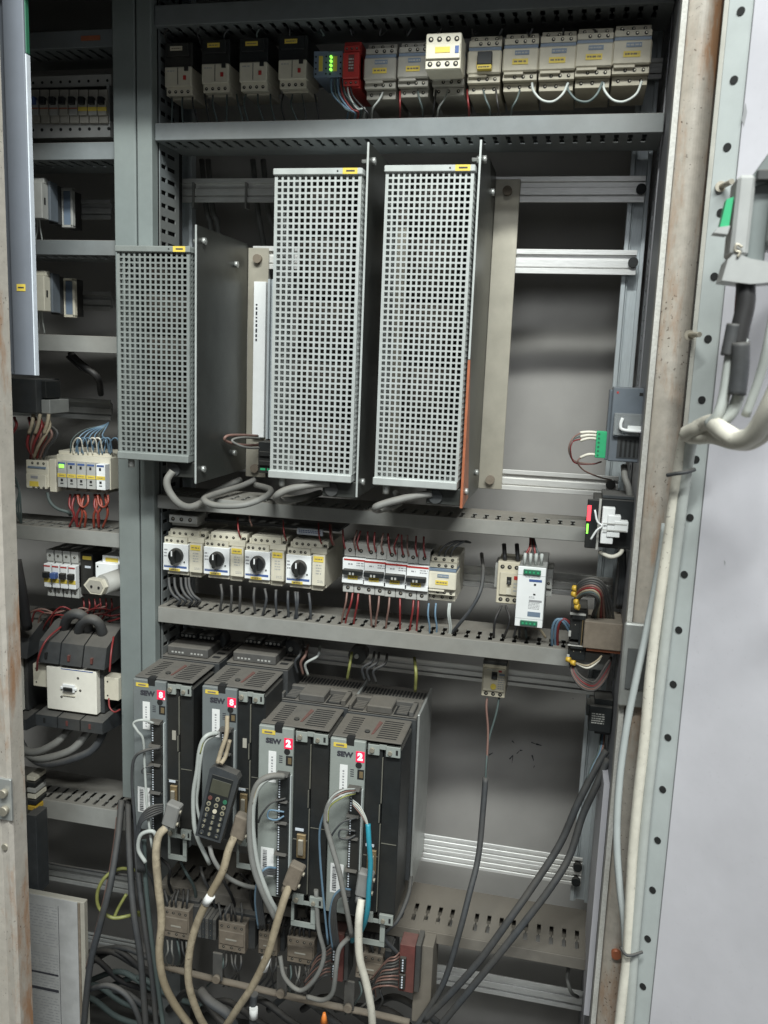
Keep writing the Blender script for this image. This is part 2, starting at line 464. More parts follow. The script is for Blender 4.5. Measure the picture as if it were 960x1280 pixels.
# divider post: two folded sheets with a seam
xa = P(140.5, 100, 1.15).x; xm = P(169, 100, 1.15).x; xb = P(188.5, 100, 1.15).x
zb = P(155, 997, 1.15).z
cpart(MB().box(xa, xm - .0008, 1.15, 1.25, zb, ZT - .002, .0015), 'divider_post', paint, 'left leaf of the divider post')
cpart(MB().box(xm + .0008, xb, 1.151, 1.17, zb + .003, ZT - .002, .0015), 'divider_post', paint, 'right leaf of the divider post')
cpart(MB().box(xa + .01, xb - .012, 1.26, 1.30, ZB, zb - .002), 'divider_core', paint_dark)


def slot_wall(x, y0, y1, z0, z1, pitch, rows, m, name, nx=1):
    us = [y0]; pairs = []
    for a, b in rows: pairs.append((len(us), len(us) + 1)); us += [a, b]
    us.append(y1); vs = [z0]; hs = set(); z = z0 + pitch
    j = 0
    while z < z1 - pitch:
        vs += [z - pitch * .17, z + pitch * .17]
        for a, _ in pairs: hs.add((a, len(vs) - 2))
        z += pitch
    vs.append(z1)
    return cpart(MB().perf((x, 0, 0), (0, 1, 0), (0, 0, 1), (-nx, 0, 0), us, vs, hs, .0015), name, m)


slot_wall(xb + .0016, 1.172, 1.232, P(188, 850, 1.16).z, ZT - .01, .0175, ((1.176, 1.191), (1.196, 1.220)), paint_top, 'slotted_side_duct')
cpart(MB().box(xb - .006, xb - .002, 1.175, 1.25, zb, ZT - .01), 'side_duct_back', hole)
# right inner wall and slotted strip
slot_wall(XR - .004, 1.20, 1.262, ZB, ZT - .01, .0195, ((1.222, 1.240),), paint_side, 'slotted_side_strip')
cpart(MB().box(XR, XR + .003, 1.085, YB, ZB, ZT - .001), 'right_side_panel', paint_side)
cpart(MB().box(XR - .004, XR - .001, 1.09, 1.198, ZB, ZT - .001), 'side_lining', paint_side)
# right frame post, folded profile seen from the front
gx = P(795, 640, 1.06).x + .001
gx0 = gx - .0004
cpart(MB().prism([(gx0, 1.058), (gx0 + .0062, 1.058), (gx0 + .0066, 1.066), (gx0 + .006, 1.085), (gx0, 1.085)], ZB, ZT - .001), 'door_gasket', gasket_m)
q = gx0 + .0067
prof = [(q, 1.075)]
for k in range(13):
    t = k / 12; prof.append((q + .0010 + .034 * t, 1.071 - .013 * math.sin(math.pi * (0.08 + .86 * t))))
prof += [(q + .0375, 1.074), (q + .0375, 1.10), (q, 1.10)]
cpart(MB().prism(prof, ZB, ZT - .001), 'frame_post', post_m)
cpart(MB().box(q + .0380, q + .060, 1.060, 1.066, ZB, ZT - .001, .001), 'post_flange', flange_m)
# catch plate on the post near the middle
a = P(781, 777, 1.052); b = P(806, 884, 1.052)
cpart(MB().box(a.x, b.x, 1.046, 1.056, b.z, a.z, .002), 'catch_plate', steel)
cpart(MB().box(a.x + .006, b.x - .003, 1.0435, 1.0458, b.z + .024, a.z - .03, .0005), 'catch_recess', paint_dark)
for x, y in ((763, 1191),):
    p = P(770, 1191, 1.058); cpart(MB().cyl((p.x, 1.052, p.z), (p.x, 1.075, p.z), .006, 16), 'blanking_plug', copper, 'brown blanking plug low on the post')
for x, y in ((901, 233), (862, 419)):
    p = P(x, y, 0.992)
    cpart(MB().cyl((p.x, 0.996, p.z), (p.x + .007, .968, p.z), .0028, 10).cyl((p.x, 0.9965, p.z), (p.x, .992, p.z), .0055, 12), 'post_stud', screw_m)
# slanted light grey cover low at the right wall
a = P(747, 955, 1.2); b = P(738, 1210, 1.2)
cpart(MB().prism([(1.10, b.z), (1.235, b.z + .004), (1.245, a.z), (1.10, a.z + .02)], XR - .012, XR - .0045, 'x'), 'side_cover', cover_m, 'pale lilac grey cover at the foot of the right wall')
# left rusty post
lx = P(30, 970, .978).x
cpart(MB().box(lx - .15, lx - .0155, .950, .990, ZB, ZT, .002), 'left_frame_post', post_l)
cpart(MB().prism([(lx - .0155, .949), (lx - .003, .946), (lx, .952), (lx, .980), (lx - .015, .980)], ZB, ZT), 'left_post_return', post_l, 'pale folded edge of the left post')
p = P(8, 998, .948)
cpart(MB().box(p.x - .012, p.x + .010, .944, .949, p.z - .03, p.z + .03, .001), 'latch_plate', steel)
cpart(MB().cyl((p.x + .001, .937, p.z + .011), (p.x + .001, .945, p.z + .011), .0055, 14).cyl((p.x + .001, .937, p.z - .014), (p.x + .001, .945, p.z - .014), .0062, 14), 'latch_bolt', screw_m)
p = P(7, 1058, .948); cpart(MB().cyl((p.x, .945, p.z), (p.x, .951, p.z), .0045, 14), 'post_rivet', screw_m)

# swing panel, upper left
t = P(37.5, 320, 1.02); e = P(47, 470, 1.02); l0 = P(-14, 320, 1.02).x; lm = P(12.5, 320, 1.02).x
sw = empty('swing_panel', (l0, 1.02, e.z), 'blue grey swing out panel with small yellow tag hanging at upper left', 'panel')
MB().box(lm - l0, t.x - l0, 0, .012, 0, ZT - e.z - .04, .001).build('front_sheet', blue_panel, sw)
MB().box(0, lm - l0 - .001, .006, .03, .0, ZT - e.z - .04, .001).build('hinge_sheet', blue_panel, sw)
MB().box(t.x - l0 - .0004, t.x - l0 + .0015, .0015, .011, 0.0, P(33, 66, 1.02).z - e.z, .0008).build('edge_trim', pale_edge, sw)
MB().box(t.x - l0 - .0004, t.x - l0 + .0010, .0035, .011, P(33, 66, 1.02).z - e.z + .001, ZT - e.z - .04, .0008).build('green_edge_trim', grn_d, sw)  # dark green upper length of the edge trim
a = P(21, 355, 1.02); b = P(32, 364, 1.02)
MB().box(a.x - l0, b.x - l0, -.0006, 0, b.z - e.z, a.z - e.z).build('tag_label', yel, sw)
MB().box(a.x - l0 + .002, b.x - l0 - .002, -.0008, -.0006, b.z - e.z + .0035, a.z - e.z - .0035).build('print', ink, sw)


# ------------------------------------------------------------------ cable ducts
def duct(px0, px1, ztop, zbot, y0=1.16, y1=1.245, label='', top=True, bottom=True, pitch=.0168, slots=(.008, .024, .028, .046), xs=None, m=None, lid=True, tn='cable_duct'):
    x0, x1 = xs if xs else (P(px0, 640, y0).x, P(px1, 640, y0).x)
    r = empty(tn, (x0, y0, zbot), label, 'cable duct', 'slotted cable ducts')
    Wd = x1 - x0; H = ztop - zbot; D = y1 - y0; m = m or paint_duct
    MB().box(0, Wd, 0, .0018, 0, H, .0008).build('lid', m, r)
    us = [0]; hs = set(); x = pitch * .7
    while x < Wd - pitch * .6:
        us += [x - .0030, x - .0012, x + .0012, x + .0030]
        n = len(us) - 4
        for i in range(3): hs.add((n + i, 1)); hs.add((n + i, 3))
        hs.add((n + 1, 2)); x += pitch
    us.append(Wd)
    vs = [.002, slots[0], slots[1], slots[2], slots[3], D]
    if top: MB().perf((0, 0, H), (1, 0, 0), (0, 1, 0), (0, 0, -1), us, vs, hs, .0014).build('slotted_wall', m, r)
    if bottom: MB().perf((0, 0, 0.0014), (1, 0, 0), (0, 1, 0), (0, 0, -1), us, vs, hs, .0014).build('slotted_wall', m, r)
    MB().box(0, Wd, D - .002, D, .0015, H - .0016).build('rear_wall', m, r)
    MB().box(0, Wd, D, D + .010, H - .003, H - .0014).build('rear_lip', m, r)
    return r


z = lambda px, py, Y=1.16: P(px, py, Y).z
XA = xb + .0005; XD = XR - .006
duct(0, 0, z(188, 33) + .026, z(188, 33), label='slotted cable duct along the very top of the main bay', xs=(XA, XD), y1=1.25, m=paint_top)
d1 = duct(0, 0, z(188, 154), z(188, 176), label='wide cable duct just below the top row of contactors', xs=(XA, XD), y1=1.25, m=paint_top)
d2 = duct(0, 0, z(580, 647.5), z(580, 665.7), label='cable duct under the three perforated resistor boxes', xs=(XA, P(734, 665, 1.16).x))
d3 = duct(0, 0, z(440, 784), z(440, 804), label='dusty cable duct below the row of motor starters', xs=(XA, P(762, 830, 1.16).x))
d4 = duct(0, 0, z(566, 1169.7), z(560, 1182.6), label='brownish cable duct behind the feet of the drives', xs=(XA, P(735, 1190, 1.16).x), y1=1.27, m=paint_low, slots=(.020, .036, .042, .064), pitch=.0188)
# left bay
XLA = XL + .01; XLD = xa - .001
for (ta, tb_, pxx, lab, tp, bt) in ((178, 200, 90, 'dark cable duct under the upper left breaker strip', 0, 1), (300, 319, 90, 'cable duct below the upper left plug-in module', 0, 1),
                                (419, 440, 90, 'cable duct below the lower left plug-in module', 0, 1), (659, 677, 60, 'left bay cable duct with red wires dropping in', 1, 0),
                                (1000, 1023, 60, 'left bay cable duct near the bottom above the document holder', 1, 0)):
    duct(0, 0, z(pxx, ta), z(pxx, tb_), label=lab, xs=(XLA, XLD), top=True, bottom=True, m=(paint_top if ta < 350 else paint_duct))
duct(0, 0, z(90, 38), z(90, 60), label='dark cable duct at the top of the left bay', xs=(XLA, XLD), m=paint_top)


# ------------------------------------------------------------------ mounting rails
def rail(ztop, zbot, x0, x1, Y=1.28, label='', m=None, bolts=(), ridges=1):
    r = empty('mounting_rail', (x0, Y, zbot), label, 'rail', 'aluminium mounting rails')
    H = ztop - zbot; W_ = x1 - x0; m = m or alu; t = .007
    mb = MB()
    hh = H / ridges
    for k in range(ridges):
        b0 = k * hh
        mb.box(0, W_, -t, -t + .0025, b0, b0 + hh * .22, .0004)
        mb.box(0, W_, -t, -t + .0025, b0 + hh * .78, b0 + hh * .985, .0004)
        mb.box(0, W_, -.0022, 0, b0 + hh * .17, b0 + hh * .80)
        mb.box(0, W_, -t + .0026, -.0023, b0 + hh * .14, b0 + hh * .20)
        mb.box(0, W_, -t + .0026, -.0023, b0 + hh * .78, b0 + hh * .84)
        mb.box(0, W_, -.0056, -.0023, b0 + hh * .28, b0 + hh * .58, .0006)
    mb.build('rail_profile', m, r)
    for bx, bz in bolts:
        MB().cyl((bx - x0, -.012, bz - zbot), (bx - x0, -.002, bz - zbot), .0068, 14).build('bolt', dk, r)
    return r


def zz(px, py): return P(px, py, 1.28).z


XE = P(806, 240, 1.28).x
XRL = P(222, 240, 1.28).x
B = lambda px, py: (P(px, py, 1.28).x, P(px, py, 1.28).z)
rail(zz(700, 221), zz(700, 254), XRL, XE, label='uppermost aluminium rail crossing behind the two tall resistor boxes', bolts=(B(801, 238),))
rail(zz(700, 312), zz(700, 343), P(318, 320, 1.28).x, P(796, 320, 1.28).x, label='second aluminium rail from the top, right of the tall resistor boxes', bolts=(B(791, 329),))
rail(zz(700, 590), zz(700, 616), XRL, P(773, 600, 1.28).x, label='aluminium rail just above the middle duct, under the empty back panel', bolts=(B(763, 605),))
rail(zz(700, 715), zz(700, 742), XRL, P(766, 730, 1.28).x, label='aluminium rail carrying the motor starters and breakers')
rail(zz(640, 835), zz(640, 855), P(330, 840, 1.28).x, P(752, 850, 1.28).x, label='aluminium rail with a lone small breaker hanging on it')
rail(zz(620, 1053), zz(620, 1088), XRL, P(727, 1090, 1.28).x, label='broad double aluminium rail right of the drives', ridges=2, bolts=(B(722, 1080), B(720, 1098)))
rail(zz(640, 1219), zz(640, 1244), P(500, 1200, 1.28).x, P(740, 1240, 1.28).x, label='lowest dirty aluminium rail at the bottom right', m=alu, bolts=())
rail(zz(112, 250), zz(112, 275), XL + .01, P(141, 260, 1.28).x, label='dull rail carrying the upper left plug-in module', m=alu_dull)
rail(zz(112, 364), zz(112, 388), XL + .01, P(141, 370, 1.28).x, label='dull rail carrying the lower left plug-in module', m=alu_dull)
rail(zz(112, 498), zz(112, 524), XL + .01, P(141, 510, 1.28).x, label='dull rail behind the black box in the left bay', m=alu_dull)
rail(zz(100, 1083), zz(100, 1104), XL + .01, P(168, 1100, 1.28).x, label='dull rail above the document holder in the left bay', m=alu_dull)
rail(zz(100, 1160), zz(100, 1172), XL + .01, P(178, 1170, 1.28).x, label='thin dark rail low in the left bay behind the cables', m=alu_dull)


def upright(x0, x1, z0, z1, label, m, Y=1.292):
    r = empty('upright_profile', (x0, Y, z0), label, 'profile', 'upright aluminium profiles')
    W_ = x1 - x0; H = z1 - z0
    MB().box(0, W_ * .22, -.006, .010, 0, H, .0006).box(W_ * .80, W_, -.006, .010, 0, H, .0006).box(W_ * .25, W_ * .31, -.004, .004, 0, H, .0004).box(W_ * .2, W_ * .82, .002, .006, 0, H).build('profile', m, r)
    return r


upright(P(784, 258, 1.29).x, P(810, 258, 1.29).x, z(720, 1125, 1.29), ZT - .02, 'long pale upright profile along the right wall', alu_v)
upright(P(221, 240, 1.29).x, P(241, 240, 1.29).x, z(230, 1125, 1.29), ZT - .02, 'upright profile beside the slotted duct at the left of the bay', alu_v)
# label strip piece beside the left resistor
ra = P(318, 352, 1.262); rb = P(330, 547, 1.262)
hs_ = empty('heatsink_strip', (ra.x, 1.262, rb.z), 'ribbed aluminium heatsink bar with a printed white strip beside the left resistor box', 'heatsink')
Hh = ra.z - rb.z
MB().box(0, rb.x - ra.x - .0, -.002, .012, 0, Hh, .0005).build('printed_strip', white_pl, hs_)
mb = MB()
for k in range(3): mb.box(rb.x - ra.x + .003 + k * .0062, rb.x - ra.x + .0065 + k * .0062, -.002, .016, -.002, Hh + .004, .0004)
mb.box(rb.x - ra.x + .001, rb.x - ra.x + .021, .008, .016, -.002, Hh + .003)
mb.build('cooling_rib', alu_v, hs_, 'stuff')
mb = MB(); zq = Hh * .86
while zq > Hh * .62:
    h_ = random.uniform(.002, .006); mb.box(.0035, .0062, -.0024, -.002, zq - h_, zq); zq -= h_ + .0025
mb.build('print', ink, hs_, 'stuff')


# ================================================================== BRAKING RESISTORS
def resistor(cx0, cy0, cx1, cy1, plx, ply0, ply1, flx, label, ncol, nrow, stretch=True):
    Yf = 1.078; YP = 1.088; YR = 1.268
    a = P(cx0, cy0, Yf); b = P(cx1, cy1, Yf)
    W_ = b.x - a.x - .0035; H = a.z - b.z
    r = empty('braking_resistor', (a.x, Yf, b.z), label, 'resistor', 'perforated braking resistor boxes')
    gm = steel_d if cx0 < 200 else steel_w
    # front grille
    hh = .0075; bh = .010
    pu = W_ / (ncol + .35); ow = pu * .655
    us = [0]; [us.extend((pu * .35 + k * pu - pu * .0, pu * .35 + k * pu + ow)) for k in range(ncol)]; us.append(W_)
    pv = (H - hh - bh) / nrow; oh = pv * .68; vs = [bh]; [vs.extend((bh + (k + .2) * pv, bh + (k + .2) * pv + oh)) for k in range(nrow)]; vs.append(H - hh)
    holes_ = {(1 + 2 * i, 1 + 2 * j) for i in range(ncol) for j in range(nrow)}
    MB().perf((0, 0, 0), (1, 0, 0), (0, 0, 1), (0, 1, 0), us, vs, holes_, .0014).build('front_grille', gm, r)
    # side grilles
    pd = pv; nd = 10; ds = [0.0]; [ds.extend((.004 + k * pd, .004 + k * pd + pd * .6)) for k in range(nd)]; ds.append(.004 + nd * pd + .002)
    hs2 = {(1 + 2 * i, 1 + 2 * j) for i in range(nd) for j in range(nrow)}
    for x, n_ in ((-.0014, 1), (W_ + .0014, -1)):
        MB().perf((x, .0, 0), (0, 1, 0), (0, 0, 1), (n_, 0, 0), ds, vs, hs2, .0014).build('side_grille', gm, r)
    MB().box(-.003, W_ + .003, -.003, .14, H - hh - .0005, H, .001).build('top_cap', gm, r)
    MB().box(-.003, W_ + .001, -.0035, .14, 0.0, bh, .001).build('bottom_cap', gm, r)
    MB().box(W_ * .80, W_ * .97, -.0036, -.003, H - hh + .0002, H - .0003).build('tag_label', yel, r)
    MB().box(W_ * .84, W_ * .94, -.0038, -.0036, H - hh + .0028, H - .0028).build('print', ink, r)
    MB().cyl((W_ * .74, -.0034, H - hh * .5), (W_ * .74, -.002, H - hh * .5), .0011, 8).build('rivet_hole', hole, r)
    # elements inside
    nE = 5
    for k in range(nE):
        zt = H * (k + .5) / nE
        for q_ in (0.045, .095):
            mb_ = MB()
            mb_.cyl((W_ * .5, q_, zt - H / nE * .46), (W_ * .5, q_, zt + H / nE * .46), min(.034, W_ * .34), 14)
            mb_.build('resistor_element', elem, r)
    MB().box(.002, W_ - .002, .13, .134, .01, H - .01).build('rear_sheet', paint_dark, r)
    # side plate
    p0 = P(plx[0], ply0, YP); p1 = P(plx[1], ply1, YP)
    px_ = max((p0.x + p1.x) / 2 - a.x, W_ + .0062); zt = p0.z - b.z; zb_ = p1.z - b.z
    MB().box(px_ - .001, px_ + .001, YP - Yf, YR - Yf, zb_, zt).build('side_plate', plate_m, r)
    ed = MB().box(px_ - .0012, px_ + .0012, YP - Yf - .0012, YP - Yf - .0001, zb_ + (.0 if ncol < 14 or cx0 < 400 else (zt - zb_) * .42), zt).build('plate_edge', steel_w, r)
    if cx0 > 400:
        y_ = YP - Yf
        MB().prism([(y_ - .0014, zb_ - .001), (y_ + .058, zb_ + .004), (y_ + .026, zb_ + (zt - zb_) * .24), (y_ - .0001, zb_ + (zt - zb_) * .418), (y_ - .0014, zb_ + (zt - zb_) * .418)], px_ - .0015, px_ + .0016, 'x').build('painted_reflection', copper, r)  # reddish reflection on the plate, built as a copper coloured wedge
    # rear flange strip
    f0 = px_ + .0012; f1 = P(flx[1], flx[2], YR).x - a.x
    fz0 = P((flx[0] + flx[1]) / 2, flx[2], YR).z - b.z; f1 = max(f1, f0 + .016); fz1 = P(flx[3], flx[4], YR).z - b.z
    MB().box(f0, f1, YR - Yf, YR - Yf + .002, fz1, fz0, .0006).build('mounting_flange', warm_steel, r)
    for zq_ in (fz0 - .016, fz1 + .014):
        MB().cyl(((f0 + f1) / 2, YR - Yf - .007, zq_), ((f0 + f1) / 2, YR - Yf, zq_), .0065, 14).build('flange_bolt', dirty_beige, r)
    # stand-off bolts through the plate
    for zq_, yq in ((zt - .018, .028), (zb_ + .018, .028), (zt - .035, .14), (zb_ + .03, .14)):
        mb_ = MB(); mb_.cyl((px_ - .012, yq, zq_), (px_ + .006, yq, zq_), .0022, 8).cyl((px_ + .001, yq, zq_), (px_ + .0055, yq, zq_), .0048, 6)
        mb_.cyl((px_ - .006, yq, zq_), (px_ - .001, yq, zq_), .0042, 8)
        mb_.build('standoff_bolt', steel, r)
    # connection box and gland at the foot
    MB().box(W_ * .62, px_ - .0015, .012, .09, -.022, -.0005, .001).build('terminal_box', plate_m, r)
    MB().cyl((W_ * .74, .009, -.012), (W_ * .74, .016, -.012), .0088, 14).build('cable_gland', dk2, r)
    MB().cyl((W_ * .12, .008, -.012), (W_ * .12, .008, -.0002), .0045, 8).build('foot_stud', steel, r)
    return r, P(cx0, cy0, Yf), W_, H


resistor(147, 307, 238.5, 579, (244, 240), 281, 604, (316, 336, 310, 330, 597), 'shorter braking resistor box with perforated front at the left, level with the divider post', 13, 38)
resistor(345, 211, 441.5, 604, (456, 442), 178, 621, (478, 500, 260, 470, 600), 'left one of the two tall braking resistor boxes with perforated front', 14, 51)
resistor(484, 207, 573.5, 613, (602, 576), 175, 634, (627.7, 651, 224, 611, 611), 'right one of the two tall braking resistor boxes with a painted copper coloured reflection on its plate', 15, 53)

# their cables
cable([(216, 589, 1.085), (209, 600, 1.08), (211, 613, 1.08), (222, 628, 1.085), (236, 634, 1.10), (252, 628, 1.13), (262, 616, 1.18), (300, 600, 1.25)], .0052, w_grey, 'grey cable looping down from the left short resistor box')
cable([(318, 600, 1.25), (300, 608, 1.22), (262, 620, 1.13), (256, 626, 1.10), (272, 632, 1.09), (305, 631, 1.09), (332, 621, 1.12), (338, 612, 1.16), (320, 606, 1.2)], .0046, w_grey, 'flat grey cable loop lying on the middle duct')
cable([(412, 604, 1.088), (390, 606, 1.085), (360, 612, 1.08), (346, 620, 1.08), (352, 626, 1.10), (380, 622, 1.16), (400, 616, 1.25)], .0050, w_grey, 'grey cable curving left from the middle resistor box gland')
cable([(540, 617, 1.088), (515, 621, 1.085), (486, 628, 1.08), (470, 634, 1.08), (474, 637, 1.10), (500, 628, 1.16), (494, 616, 1.25)], .0050, w_grey, 'grey cable curving left from the right resistor box gland')
cable([(322, 545, 1.25), (300, 544, 1.2), (284, 545, 1.17), (282, 551, 1.17), (300, 556, 1.2), (322, 556, 1.25), (338, 552, 1.26)], .0022, w_brown, 'coil of thin brown wire poking out beside the left resistor plate', 'wire', 'wire')
cable([(326, 548, 1.25), (302, 547, 1.2), (290, 551, 1.18), (306, 559, 1.2), (330, 560, 1.25)], .0018, w_grey, 'coil of thin grey wire beside the left resistor plate', 'wire', 'wire')
db = Dev('terminal_clamp', 'small black terminal clamp squeezed between left and middle resistor boxes', 'terminal', 323, 552, 341, 592, 1.235)
db.boxes('body', dk, [(0, 0, 1, 1, 0, 30), (.1, .55, .9, .7, -4, 0), (.1, .25, .9, .4, -4, 0)])
db.print(.15, .05, .85, .2, 0, 1, grnp)
for k, (pa, pb, pc) in enumerate((((258, 262), (262, 275), (264, 290)), ((322, 262), (326, 285), (330, 310)), ((335, 262), (342, 285), (347, 310)), ((266, 262), (271, 275), (273, 290)))):
    cable([(pa[0] - 6, 200, 1.36), (pa[0], pa[1], 1.34), (*pb, 1.34), (*pc, 1.34), (pc[0] + 8, pc[1] + 60, 1.35)], .0045, w_grey, ('leftmost', 'third', 'rightmost', 'second')[k] + ' of the grey cables hanging behind the top rail', group='grey cables behind the top rail')
for x in (242, 308):
    o = MB().box(-.0012, .0012, -.003, .012, -.036, .001).build('cable_tie', w_grey); o.location = P(x, 229, 1.272); tag(o, 'grey cable tie looped round the top rail', 'cable tie', 'cable ties on the top rail')


# ================================================================== CONTACTORS (top row)
def contactor(x0, y0, x1, y1, label, body=beige, Y=1.165, D=100, front=True, group='cream contactors in the top row'):
    d = Dev('contactor', label, 'contactor', x0 + .8, y0, x1 - 2.6, y1, Y, group)
    d.boxes('body', body, [(.03, .02, .97, .98, 22, D)])
    d.boxes('upper_terminal_block', body, [(.04, .885, .96, .995, 13, 40), (.02, .775, .98, .887, 5, 40)])
    d.boxes('lower_terminal_block', body, [(.04, .01, .96, .165, 13, 40), (.02, .167, .98, .295, 5, 40)])
    d.boxes('front_cover', body, [(0, .305, 1, .70, 0, 40, 1.6), (.05, .255, .6, .306, 1, 30)])
    d.boxes('blue_band', blueg, [(.02, .70, .98, .765, 3, 40)])
    d.boxes('name_plate', blueg, [(.34, .58, .74, .655, -.5, .2, 0)])
    d.print(.36, .59, .72, .645, -.5, 1, grey_pl)
    d.boxes('tag_label', yel if front else beige, [(.28, .42, .72, .515, -.6, .2, 0)])
    d.print(.32, .44, .68, .50, -.6, 1, dirty_beige)
    d.holes([(u, .94, 13) for u in (.2, .5, .8)] + [(u, .83, 5) for u in (.36, .60, .83)], 2.3)
    d.holes([(u, .09, 13) for u in (.2, .5, .8)] + [(u, .23, 5) for u in (.36, .60, .83)], 2.3)
    return d


dull = mat('greyish_beige_plastic_case', (0.40, 0.38, 0.33), 0.5, 0, .08, 80, .4, .05)
contactor(455, 51, 496, 121, 'first contactor right of the red relay, with greyish cover', dull)
contactor(497, 49, 537, 118, 'contactor partly hidden by the cream four screw add-on block', dull)
contactor(540, 49, 582, 116, 'contactor beneath and behind the cream four screw add-on block', dull)
contactor(585, 41, 627, 114, 'contactor with black centre block and yellow tag, right of the add-on block')
contactor(629.5, 38, 673, 111, 'fourth contactor from the right in the top row')
contactor(675, 35, 720, 110, 'third contactor from the right in the top row')
contactor(721, 31, 766, 106, 'second contactor from the right in the top row')
contactor(768, 27, 814, 103, 'rightmost contactor of the top row')
d = Dev('auxiliary_block', 'cream four screw auxiliary block clipped on the front of a contactor', 'auxiliary block', 533, 42, 575, 86, 1.125)
d.boxes('body', cream, [(0, 0, 1, 1, 0, 38, 1.2)])
d.boxes('step', cream, [(.02, .28, .98, .70, -2.5, 2)])
d.boxes('tag_label', yel, [(.28, .44, .70, .60, -3.0, -2.4, 0)])
d.boxes('blue_marker', bluep, [(.84, .42, .95, .62, -3, -2.4, 0)])
d.holes([(u, .83, 0) for u in (.14, .38, .63, .87)] + [(u, .15, 0) for u in (.14, .38, .63, .87)], 3.2)
d = Dev('centre_block', 'black latch block with yellow tag on the front of a top row contactor', 'latch', 597, 64, 614, 86, 1.158)
d.boxes('body', dk, [(0, .28, 1, 1, 0, 10)]); d.boxes('tag_label', yel, [(0, 0, 1, .26, 0, 8)]); d.print(.1, .05, .9, .2, 0, 1)
# small motor protection starters, left of the top row
for k, (x, y) in enumerate(((206, 86), (252.5, 82), (300, 80), (349, 77))):
    d = Dev('small_motor_starter', ('leftmost', 'second', 'third', 'fourth')[k] + ' small starter from the left in the top row, dark head over beige body', 'motor starter', x - 2, y - 33, x + 33, y + 34, 1.175, 'small motor starters')
    d.boxes('dark_head', dk, [(0, .55, 1, 1, 4, 90), (.1, .74, .9, .98, 0, 20)])
    d.boxes('tag_label', yel if k else beige, [(.25, .84, .68, .92, -.5, .1, 0)])
    d.print(.3, .86, .63, .90, -.5, 1, dirty_beige)
    d.boxes('body', cream, [(.04, .18, 1, .55, 0, 60, 1.2), (.08, .0, .97, .10, 16, 60)])
    d.boxes('terminal_block', cream, [(.06, .03, .99, .19, 4, 50)])
    d.boxes('seam', hole, [(.51, .22, .53, .53, -.3, 0, 0)])
    d.boxes('reset_button', redp, [(.72, .30, .82, .38, -1.5, 0, .3)])
    d.boxes('test_knob', dk, [(.76, .46, .9, .54, -2, 0, .3)])
    d.print(.14, .44, .4, .50, 0, 1, grey_pl)
    d.holes([(u, .10, 4) for u in (.18, .4, .62, .84)], 2.2)
for k, x in enumerate((392.5, 410.5)):
    d = Dev('small_relay', ('dull unlit', 'green glowing')[k] + ' narrow interface relay between starters and the red relay', 'relay', x, 64, x + 17.5, 96, 1.175, 'narrow interface relays')
    d.boxes('body', blueg, [(0, 0, 1, 1, 0, 70)])
    d.boxes('tag_label', yel, [(.36, .22, .62, .80, -.6, 0, 0)])
    d.holes([(u, v, 0) for u in (.15, .85) for v in (.12, .32, .55, .78)], 1.2, False)
    if k:
        mb = MB()
        for q_ in range(4): mb.cyl((d.X(.22), -.003, d.Z(.28 + .16 * q_)), (d.X(.22), 0, d.Z(.28 + .16 * q_)), .0018, 8)
        mb.build('green_lamp', led_g, d.root)
d = Dev('safety_relay', 'bright red narrow safety relay in the top row', 'relay', 429, 50, 448, 108, 1.165)
d.boxes('body', redp, [(0, .0, 1, 1, 8, 90), (0, .18, 1, .74, 0, 20, 1)])
d.boxes('terminal_block', redp, [(.03, .04, .97, .17, 3, 30), (.03, .76, .97, .90, 3, 30)])
d.boxes('front_window', redb, [(.35, .32, .7, .68, -.5, .2, 0)])
d.print(.38, .36, .66, .62, -.5, 4, grey_pl)
d.holes([(u, v, 3) for u in (.2, .5, .8) for v in (.1, .83)], 1.7)

# top row rail
rail(zz(700, 78), zz(700, 104), XRL, P(828, 80, 1.28).x, label='rail behind the top row of contactors')
# top row wiring
pth = []
for k, (a_, b_) in enumerate(((662, 716), (706, 752), (753, 805))):
    x0 = (665, 709, 754)[k]; x1 = (711, 754, 803)[k]
    cable([(x0, 104, 1.17), (x0 + 2, 114, 1.16), (x0 + 12, 125, 1.158), (x0 + 26, 127, 1.158), (x1 - 8, 118, 1.158), (x1 - 1, 104 - k, 1.165)], .0016, (w_pale, w_gtl, w_pale)[k],
          ('pale grey jumper wire linking the fourth and third contactors from the right', 'grey green jumper wire linking the third and second contactors from the right', 'pale jumper wire linking the two rightmost contactors')[k], 'jumper_wire', 'wire')
P1 = []
for x, m_, dx in ((480, w_pale, -14), (522, w_gtl, 6), (560, w_pale, -12), (604, w_gtl, 8), (650, w_gtl, -10), (620, w_black, 3), (500, w_red, 0), (584, w_red, 2), (545, w_black, -3)):
    cable([(x, 112, 1.18), (x + dx * .4, 124, 1.165), (x + dx, 136, 1.168), (x + dx * 1.1, 150, 1.19)], .0013, m_, 'thin wire dropping from a top row contactor into the duct below', 'wire', 'wire', 'thin wires under the top row contactors')
for k in range(14):
    x = 212 + k * 14 + random.uniform(-3, 3)
    cable([(x, 118, 1.19), (x + random.uniform(-3, 3), 132, 1.18), (x + random.uniform(-2, 8), 152, 1.185), (x + 4, 162, 1.19)], .0012, random.choice((w_gtl, w_black, w_gtl, w_dgrey)), 'thin dark wire under the small starters of the top row', 'wire', 'wire', 'thin dark wires under the small starters')
for k in range(7):
    x = 418 + k * 4
    cable([(x - 4, 97, 1.18), (x - 2, 118, 1.168), (x + 8 + random.uniform(-8, 8), 136, 1.165), (x + 18, 140 + random.uniform(-4, 6), 1.168), (x + 14, 158, 1.19)], .0013, (w_blue, w_gtl, w_blue, w_red, w_gtl, w_pale, w_black)[k], 'thin tangled wire below the glowing relay and red relay', 'wire', 'wire', 'tangled thin wires below the relays')
